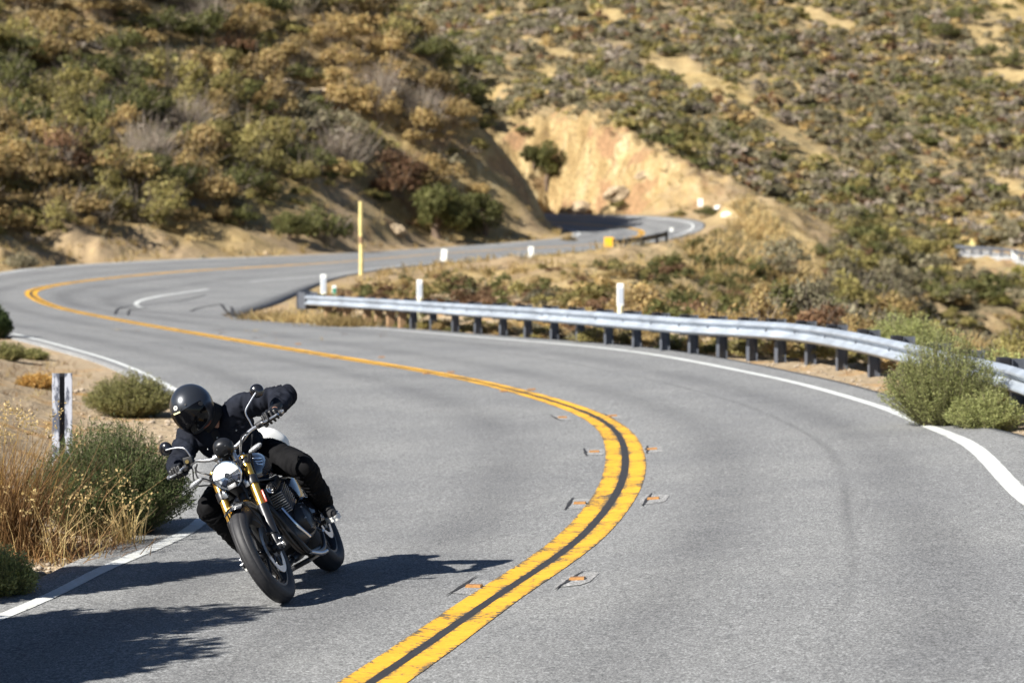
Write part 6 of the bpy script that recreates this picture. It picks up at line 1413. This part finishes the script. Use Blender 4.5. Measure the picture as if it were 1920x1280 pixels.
# canvas shoes with white rubber toe and sole
def shoe(an, to, sd):
    an, to = Vector(an), Vector(to); f = (to - an); f.z *= .35; f.normalize(); up = Vector((0, 0, 1)); heel = an - f * .055 + Vector((0, 0, -.05)); side = f.cross(up).normalized(); L = .275
    organic('shoe', [(an + Vector((0, 0, .03)), an + Vector((0, 0, -.03)), .046, .045), (heel + up * .03, heel + f * .13 + up * .03, .038, .042), (heel + f * .1 + up * .035, heel + f * .215 + up * .018, .043, .032)], .007, 3, M_CANVAS)
    bm = bmesh.new(); pts = []
    for t in np.linspace(0, 6.2832, 36, endpoint=False):
        x = L / 2 + math.cos(t) * (L / 2 + .006); wd = .040 + .012 * smooth(.0, .2, x); pts.append(heel + f * (x - .042) + side * (math.copysign(abs(math.sin(t)) ** .8, math.sin(t)) * float(wd)))
    loft(bm, [[tuple(p + up * z) for p in pts] for z in (-.022, -.016, .008, .012)]); bmesh_obj('sole', bm, M_SOLE, rider, True, .0)
    organic('toe_cap', [(heel + f * .185 + up * .012, heel + f * .212 + up * .008, .036, .033)], .006, 2, M_SOLE)
    for k in range(4):
        c = heel + f * (.10 + .025 * k) + up * (.078 - .010 * k); bm = bmesh.new(); bm_tube(bm, [c - side * .026 - up * .010, c + up * .004, c + side * .026 - up * .010], .0042, 6); bmesh_obj('lace', bm, M_SOLE, rider, True)
shoe(anL, toL, 1); shoe(anR, toR, -1)
# white shirt tail blown out behind the jacket
bm = bmesh.new(); NU, NV = 40, 22; G = []
for i in range(NU):
    a = i / NU * 2 * math.pi; row = []
    for j in range(NV):
        t = j / (NV - 1); r_ = (.040 + .048 * math.sin(min(1, t * 1.15) * math.pi * .62)) * (1 + .05 * math.sin(3 * a + 3 * t) * t + .025 * math.sin(7 * a - 5 * t) * t) * math.sqrt(max(.0004, 1 - max(0, (t - .55) / .45) ** 2.2))
        row.append(bm.verts.new(Vector((-.40 - .30 * t, -.005 + .105 * t + r_ * .85 * math.cos(a) - .25 * r_ * math.sin(a), .965 - .05 * t * t + r_ * 1.3 * math.sin(a)))))
    G.append(row)
for i in range(NU):
    for j in range(NV - 1): bm.faces.new((G[i][j], G[(i + 1) % NU][j], G[(i + 1) % NU][j + 1], G[i][j + 1]))
bm.faces.new([G[i][-1] for i in range(NU)]); bmesh_obj('shirt_tail', bm, M_WHITEC, rider, True)
# helmet (own frame: x towards the face, y to the wearer's left, z up)
hc = Vector(BM.inverted() @ Vector(at_dist(360, 763, (BM @ Vector((.10, -.10, 1.37))).y)))
c24, s24 = math.cos(R(24)), math.sin(R(24)); ya, pa = R(32), R(18)
f0 = Vector((-math.sin(ya) * math.cos(pa), -math.cos(ya) * math.cos(pa), -math.sin(pa))); l0 = Vector((-f0.y, f0.x, 0)).normalized(); u0 = f0.cross(l0)
Ry = Matrix(((c24, 0, -s24), (0, 1, 0), (s24, 0, c24)))
Hm = Matrix((Ry @ f0, Ry @ l0, Ry @ u0)).transposed(); hm = empty('helmet'); hm.parent = rider
hm.matrix_local = Matrix.Translation(hc) @ (BM.to_3x3().inverted() @ Hm).to_4x4()
def hpt(az, el, s=1.0):
    """shell point for azimuth az (0 = face, + left) and elevation el"""
    ca, sa, ce, se = math.cos(az), math.sin(az), math.cos(el), math.sin(el)
    rx = .150 if ca > 0 else .148; x = rx * ca * ce; y = .130 * sa * ce; z = .150 * se
    if se < 0:
        fr = max(0, ca); x += .018 * fr * (-se) * 2.0 * (1 if el > -.9 else .9); y *= 1 + .10 * se; x *= 1 + .05 * se; z = .165 * se
    return Vector((x, y, z)) * s
def shell_patch(name, a0, a1, e0, e1, m, s0, s1, na, ne, parent=hm, shape=None):
    bm = bmesh.new(); G = []
    for s in (s0, s1):
        G.append([[bm.verts.new(hpt(*(shape(a, e) if shape else (a, e)), s)) for e in np.linspace(e0, e1, ne)] for a in np.linspace(a0, a1, na)])
    for i in range(na - 1):
        for j in range(ne - 1):
            bm.faces.new([G[1][i][j], G[1][i + 1][j], G[1][i + 1][j + 1], G[1][i][j + 1]]); bm.faces.new([G[0][i][j], G[0][i][j + 1], G[0][i + 1][j + 1], G[0][i + 1][j]])
    for i in range(na - 1):
        for j in (0, ne - 1): bm.faces.new([G[0][i][j], G[0][i + 1][j], G[1][i + 1][j], G[1][i][j]])
    for j in range(ne - 1):
        for i in (0, na - 1): bm.faces.new([G[0][i][j], G[1][i][j], G[1][i][j + 1], G[0][i][j + 1]])
    bmesh.ops.remove_doubles(bm, verts=bm.verts[:], dist=.00005); return bmesh_obj(name, bm, m, parent, True)
shell_patch('helmet_shell', -math.pi, math.pi - .0001, -1.0, math.pi / 2 - .001, M_HELM, .93, 1.0, 64, 40)
shell_patch('helmet_liner', -math.pi, math.pi - .0001, -1.05, -.7, M_COLLAR, .80, .935, 40, 6)
shell_patch('visor', -1.32, 1.32, -.74, .36, M_VISOR, 1.004, 1.022, 40, 14, shape=lambda a, e: (a, e * (1 - .32 * (a / 1.32) ** 4) - .02 * (a / 1.32) ** 2))
shell_patch('edge_trim', -math.pi, math.pi - .0001, -1.02, -.95, M_BLACK, .985, 1.012, 48, 3)
shell_patch('visor_tab', -.25, .21, .325, .385, mat('pale_yellow_strip', (.80, .74, .40), .5), 1.018, 1.035, 8, 3)
bm = bmesh.new(); bm.verts.ensure_lookup_table(); ring = [hpt(.155 * math.cos(t) - .02, .58 + .095 * math.sin(t), 1.006) for t in np.linspace(0, 6.2832, 24, endpoint=False)]; bm.faces.new([bm.verts.new(p) for p in ring]); r_ = bmesh.ops.extrude_face_region(bm, geom=bm.faces[:]); bmesh.ops.translate(bm, vec=Vector((-.008, 0, -.003)), verts=[e for e in r_['geom'] if isinstance(e, bmesh.types.BMVert)]); bmesh_obj('oval_badge', bm, M_SOLE, hm)
bm = bmesh.new()
ring = [hpt(.085 * math.cos(t) - .02, .58 + .04 * math.sin(t), 1.0085) for t in np.linspace(0, 6.2832, 16, endpoint=False)]; bm.faces.new([bm.verts.new(p) for p in ring]); r_ = bmesh.ops.extrude_face_region(bm, geom=bm.faces[:]); bmesh.ops.translate(bm, vec=Vector((-.006, 0, -.002)), verts=[e for e in r_['geom'] if isinstance(e, bmesh.types.BMVert)]); bmesh_obj('badge_mark', bm, M_ALU, hm)
for az, el, r_ in ((1.22, .12, .014), (-1.22, .12, .014), (.62, .50, .007), (.30, .45, .004), (-.30, .45, .004)):
    p = hpt(az, el, 1.0); n = p.normalized(); bm = bmesh.new(); bm_cyl(bm, p - n * .004, p + n * (.010 if r_ > .01 else .004), r_, n=16); bmesh_obj('visor_screw', bm, M_BLACK, hm, True)
bm = bmesh.new(); bm_tube(bm, [hc + Vector((-.02, .08, -.10)), hc + Vector((.02, .05, -.145)), hc + Vector((.05, .0, -.15))], .007, 8); bmesh_obj('chin_strap', bm, M_LEATHERRED, rider, True)
